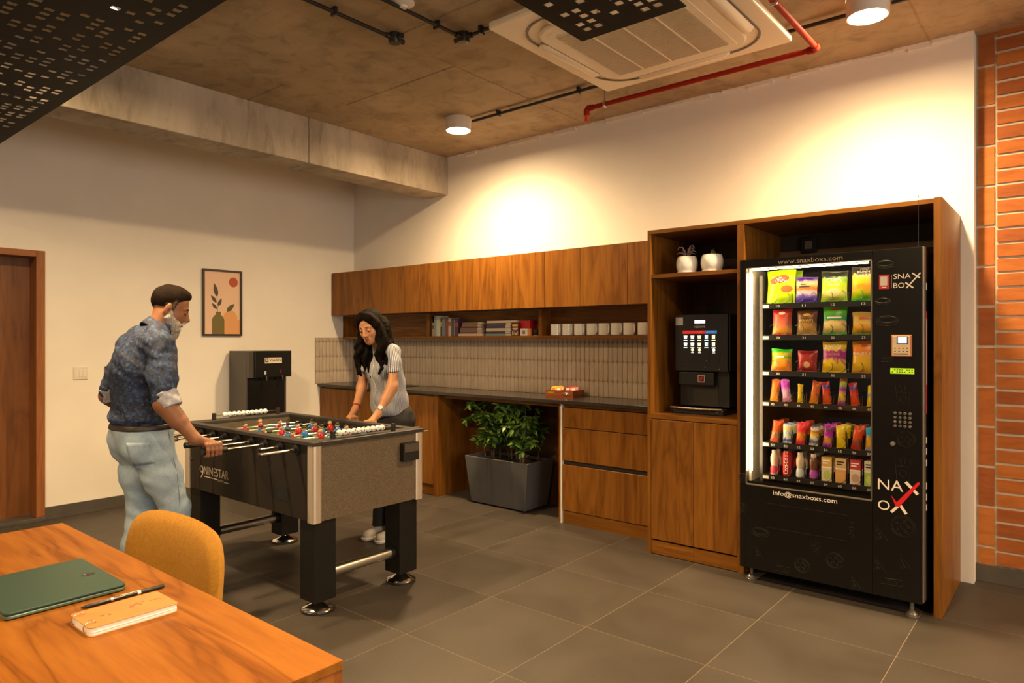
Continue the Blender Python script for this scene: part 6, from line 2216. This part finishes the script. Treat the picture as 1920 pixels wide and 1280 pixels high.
def patch(name, Fd, quad, d, m, parent, off=.0025, n=7, rim=None):
    """a sewn-on patch: four corners projected on the cloth along d"""
    q = [np.array(p, float) for p in quad]
    b = MB()
    d = np.array(d, float) / np.linalg.norm(d)
    for i in range(n + 1):
        for j in range(n + 1):
            u, v = i / n, j / n
            p = (q[0] * (1 - u) + q[1] * u) * (1 - v) + (q[3] * (1 - u) + q[2] * u) * v
            b.v.append(tuple(Fd.hit(p - d * .15, d) - d * off))
    for i in range(n):
        for j in range(n): b.face((i * (n + 1) + j, (i + 1) * (n + 1) + j, (i + 1) * (n + 1) + j + 1, i * (n + 1) + j + 1), 0, True)
    o = b.build(name, m, parent, smooth=True)
    s_ = o.modifiers.new('solid', 'SOLIDIFY'); s_.thickness = .0025; s_.offset = 0
    return o


patch('back_pocket', FJ, [(2.50, -3.30, .885), (2.56, -3.215, .885), (2.575, -3.20, .775), (2.515, -3.285, .760)], (-.75, .65, 0), dn, jn)
seam = mat('denim_seam', (.20, .22, .22), .8)
pts = []
for i in range(18):
    z = .93 - .80 * i / 17
    pts.append(tuple(FJ.hit((3.0, -3.13 + .055 * min(1, i / 8) - (.03 * max(0, i - 8) / 9), z), (-1, 0, 0)) + np.array((.0012, 0, 0))))
MB().tube(pts, .0018, 5).build('side_seam', seam, jn)
# shoes
for kx, ay in ((2.50, -3.105), (2.30, -3.19)):
    F = Field((kx - .09, ay - .13, -.01), (kx + .09, ay + .24, .17), .005)
    F.ell((kx, ay - .02, .055), (.044, .06, .05), k=.02)
    F.cap((kx, ay - .04, .045), (kx, ay + .14, .036), .043, .040, .03)
    F.cut((0, 0, 1), (0, 0, .0))
    link('shoe', F.mesh('shoe', mat('brown_shoe', (.06, .03, .018), .4), (MX, MY, 0)), man)

# ---------------------------------------------------------------- woman at the far side
WX, WY = 2.42, -1.56
sk_w = skin_mat('tan_skin', (.44, .205, .100), (.51, .245, .125))
fw = Frame((2.425, -1.702, 1.497), (.34, -1), -22, 6)
F = Field((2.10, -2.00, 0.0), (2.80, -1.30, 1.68), .0042)
head(F, fw, True)
F.cap((2.42, -1.600, 1.33), (2.424, -1.672, 1.44), .046, .043, .03)
F.cap((2.31, -1.60, 1.315), (2.53, -1.605, 1.315), .034, .034, .03)
F.ell((2.42, -1.575, 1.2), (.115, .085, .16)).ell((2.42, -1.53, 1.0), (.105, .085, .16)).ell((2.42, -1.50, .87), (.125, .10, .11))
F.chain([(2.572, -1.612, 1.315), (2.640, -1.690, 1.090), (2.658, -1.832, .912)], [.030, .034, .0225], .03)
F.cap((2.642, -1.70, 1.075), (2.650, -1.755, 1.005), .0345, .031, .02)
F.chain([(2.268, -1.605, 1.315), (2.232, -1.628, 1.060), (2.335, -1.765, .918)], [.030, .034, .0225], .03)
for lx, ly in ((2.368, -1.575), (2.492, -1.560)):
    F.chain([(2.42 + (lx - 2.43) * 1.1, -1.50, .84), (lx, -1.545, .47), (lx, ly, .06)], [.07, .045, .03], .03)
    F.cap((lx, ly + .02, .035), (lx, ly - .10, .025), .025, .02, .03)
grip(F, (2.658, -1.832, .912), rx[4], RZ, (-1.862, -1.881, -1.900, -1.918), -1, thumb_dir=-1)
grip(F, (2.335, -1.765, .918), rx[2], RZ, (-1.795, -1.814, -1.833, -1.851), 1, thumb_dir=-1)
wom = link('person', F.mesh('person', sk_w, (WX, WY, 0)), None, (WX, WY, 0))
tag(wom, 'long-haired person in a striped short-sleeved shirt leaning on the football table', 'person')
face_parts(fw, wom, True, mat('woman_lip', (.36, .09, .07), .4), hairy('black_brow', (.015, .009, .007), (.03, .02, .015)))
# hair: cap, then long wavy locks that fall past the shoulders
F = Field((2.20, -1.90, 1.08), (2.66, -1.46, 1.66), .0042)
Rw = fw.R
F.ell(fw(0, -.016, .034), (.079, .100, .089), Rw)
F.ell(fw(0, -.060, -.04), (.075, .055, .095), Rw, k=.03)
F.cut(fw.v(0, -.80, .60), fw(0, .062, .062), .010)
rnd = random.Random(4)
for sx in (-1, 1):
    F.chain([fw(sx * .004, .072, .088), fw(sx * .040, .064, .064), fw(sx * .064, .042, .018), fw(sx * .070, .026, -.050)], [.008, .011, .014, .019], .022)
    F.chain([fw(sx * .004, .055, .112), fw(sx * .045, .048, .088), fw(sx * .074, .016, .02)], [.012, .014, .018], .03)
    for q in range(15):
        st = Vector(fw(sx * (.066 + rnd.uniform(-.008, .012)), .030 - .009 * q, -.02 + rnd.uniform(-.02, .02)))
        if sx > 0:      # her right: falls to the picture's left, in front of the chest
            end = Vector((2.345 + rnd.uniform(-.035, .055), -1.745 + rnd.uniform(-.03, .05) + .006 * q, 1.135 + rnd.uniform(0, .13)))
        else:
            end = Vector((2.500 + rnd.uniform(-.04, .045), -1.655 + rnd.uniform(-.04, .04) + .005 * q, 1.165 + rnd.uniform(0, .12)))
        pts, rs = [], []
        ph_, am = rnd.uniform(0, 6.28), rnd.uniform(.007, .016)
        mid = st.lerp(end, .45) + Vector((-sx * .018, .0, .02))
        for i in range(11):
            t = i / 10
            p = (st * (1 - t) ** 2 + mid * 2 * t * (1 - t) + end * t * t)
            wv = am * min(1, t * 1.6)
            p = p + Vector((wv * math.sin(ph_ + t * 13), wv * math.cos(ph_ + t * 12), 0))
            pts.append(tuple(p)); rs.append(.0205 * (1 - .55 * max(0, t - .45) / .55))
        F.chain(pts, rs, .008)
for q in range(8):      # down the back
    x = 2.37 + .1 * q / 7
    F.chain([fw(-(x - 2.42), -.09, .0), (x, -1.575, 1.40), (x + .02, -1.545, 1.30), (x + .01, -1.53, 1.22)], [.03, .028, .022, .012], .02)
F.wrinkle(.0016, 110, 2, (1, 1, .25))
link('hair', F.mesh('hair', hairy('black_hair', (.0030, .0018, .0013), (.010, .0055, .0035), (50, 50, 10)), (WX, WY, 0)), wom)


def stripes():
    m = mat('striped_shirt', (.6, .6, .65), .75)
    t = NT(m)
    g = t.n('ShaderNodeTexGradient', {0: t.coord('Object')}, gradient_type='RADIAL').outputs[1]
    k = t.n('ShaderNodeMath', {0: g, 1: 118.0}, operation='MULTIPLY').outputs[0]
    fr_ = t.n('ShaderNodeMath', {0: k}, operation='FRACT').outputs[0]
    t.col(t.ramp(fr_, [(0, (.50, .49, .50)), (.44, (.50, .49, .50)), (.52, (.07, .10, .20)), (.92, (.07, .10, .20)), (1, (.50, .49, .50))]))
    t.bump(t.noise(t.coord('Object'), 80, 3), .12, .003)
    return m


stp = stripes()
F = Field((2.12, -1.80, .78), (2.72, -1.28, 1.42), .0046)
F.ell((2.42, -1.568, 1.20), (.136, .106, .16), k=.03)
for sx in (-1, 1): F.ell((2.42 + sx * .055, -1.640, 1.19), (.058, .046, .065), k=.035)
F.cap((2.295, -1.595, 1.325), (2.548, -1.600, 1.325), .050, .050, .05)
F.cap((2.36, -1.60, 1.36), (2.48, -1.60, 1.36), .042, .042, .04)
F.ell((2.42, -1.540, 1.04), (.138, .118, .19), k=.05)
F.ell((2.42, -1.525, .93), (.144, .126, .13), k=.05)
F.chain([(2.560, -1.608, 1.318), (2.600, -1.640, 1.235), (2.616, -1.657, 1.190)], [.046, .044, .043], .025)
F.chain([(2.280, -1.600, 1.318), (2.254, -1.612, 1.220), (2.246, -1.616, 1.185)], [.046, .044, .043], .025)
# hem rises towards the back; open neck
x, y, z = F.ax[0][:, None, None], F.ax[1][None, :, None], F.ax[2][None, None, :]
hem = .945 + (y + 1.355) * .30 - z
F.D = np.where((abs(x - 2.42) < .185), _smax(F.D, hem, .004), _smax(F.D, (1.196 - z) + (y + 1.64) * .2, .004))
F.ell((2.423, -1.680, 1.400), (.050, .060, .075), k=.008, op='sub')
F.wrinkle(.0040, 36, 7, (1, 1, .8))
wsh = link('shirt', F.mesh('shirt', stp, (0, 0, 0)), wom)
wsh.data.transform(Matrix.Translation((-2.42, 1.555, 0))); wsh.location = Vector((2.42, -1.555, 0)) - Vector((WX, WY, 0))
FW = F
pl_ = [tuple(FW.hit((2.42 + .01 * math.sin(i), -2.1, 1.28 - .40 * i / 14), (0, 1, 0)) + np.array((0, -.0015, 0))) for i in range(15)]
MB().tube(pl_, .004, 6).build('placket', mat('placket_cloth', (.5, .49, .5), .8), wsh, world=True)
for i in (2, 5, 8, 11):
    MB().ball((pl_[i][0], pl_[i][1] - .004, pl_[i][2]), (.0045, .002, .0045), 10, 6).build('button', M['white'], wsh)
tb_ = noisy('black_trousers', (.012, .010, .010), (.022, .019, .018), 40, .8)
F = Field((2.20, -1.80, .05), (2.66, -1.28, 1.0), .0050)
F.ell((2.42, -1.500, .87), (.146, .124, .13), k=.03)
for sx in (-1, 1): F.ell((2.42 + sx * .066, -1.455, .82), (.085, .085, .10), k=.04)
for lx, ly in ((2.368, -1.575), (2.492, -1.560)):
    F.chain([(2.42 + (lx - 2.43) * 1.15, -1.50, .82), (lx, -1.545, .48), (lx, ly, .10)], [.092, .062, .052], .035)
F.cut((0, 0, 1), (0, 0, .085))
F.wrinkle(.0025, 36, 9, (1, 1, 1.3))
trs = link('trousers', F.mesh('trousers', tb_, (WX, WY, 0)), wom)
MB().ball(tuple(F.hit((2.75, -1.62, .905), (-.9, .35, 0))), (.006, .006, .006), 10, 8).build('rivet', M['steel'], trs)
for lx, ly in ((2.368, -1.575), (2.492, -1.560)):
    F = Field((lx - .07, ly - .20, -.01), (lx + .07, ly + .12, .14), .0042)
    F.ell((lx, ly + .015, .058), (.036, .05, .05), k=.02)
    F.cap((lx, ly + .03, .050), (lx, ly - .115, .036), .036, .032, .03)
    F.cut((0, 0, 1), (0, 0, .018))
    s_ = link('sneaker', F.mesh('sneaker', noisy('pale_sneaker', (.42, .38, .33), (.55, .50, .44), 40, .7), (WX, WY, 0)), wom)
    F = Field((lx - .07, ly - .20, -.01), (lx + .07, ly + .12, .10), .0042)
    F.cap((lx, ly + .03, .026), (lx, ly - .118, .026), .042, .039, .03)
    F.cut((0, 0, 1), (0, 0, .0)).cut((0, 0, -1), (0, 0, .026))
    link('sole', F.mesh('sole', mat('white_sole', (.66, .62, .56), .6), (WX, WY, 0)), s_)
    for i in range(4):
        y_ = ly - .035 - .018 * i
        MB().tube([(lx - .022, y_, .072 - .007 * i), (lx, y_ - .004, .080 - .0075 * i), (lx + .022, y_, .072 - .007 * i)], .003, 6).build('lace', M['white'], s_)


def band(name, c, d, r, w, m, parent, th=.003):
    u, v_ = basis(d); d = Vector(d).normalized(); c = Vector(c)
    b = MB()
    rings = [b.ring(c + d * o_, u, v_, rr, 28) for o_, rr in ((-w, r), (-w, r + th), (w, r + th), (w, r))]
    for a_, b_ in zip(rings, rings[1:]): b.bridge(a_, b_)
    b.bridge(rings[-1], rings[0])
    return b.build(name, m, parent, smooth=True)


wd_ = Vector((2.658, -1.832, .912)) - Vector((2.640, -1.690, 1.090))
wc_ = Vector((2.655, -1.806, .946))
wt_ = band('watch_strap', wc_, wd_, .0245, .009, mat('watch_pale_blue', (.36, .44, .46), .4), wom)
fd = Vector((.62, -.30, .72)); fd = (fd - wd_.normalized() * fd.dot(wd_.normalized())).normalized()
b = MB().cyl(tuple(wc_ + fd * .024), tuple(wc_ + fd * .033), .0185, .0175, n=28)
b.build('watch_case', M['steel'], wt_)
MB().cyl(tuple(wc_ + fd * .033), tuple(wc_ + fd * .0337), .0155, n=28).build('watch_dial', mat('watch_dial', (.55, .62, .64), .25), wt_)
bd = Vector((2.335, -1.765, .918)) - Vector((2.232, -1.628, 1.060))
for o_ in (0, .007):
    band('bracelet', Vector((2.318, -1.742, .941)) + bd.normalized() * o_, bd, .0250, .0025, mat('red_thread', (.38, .02, .015), .6), wom)
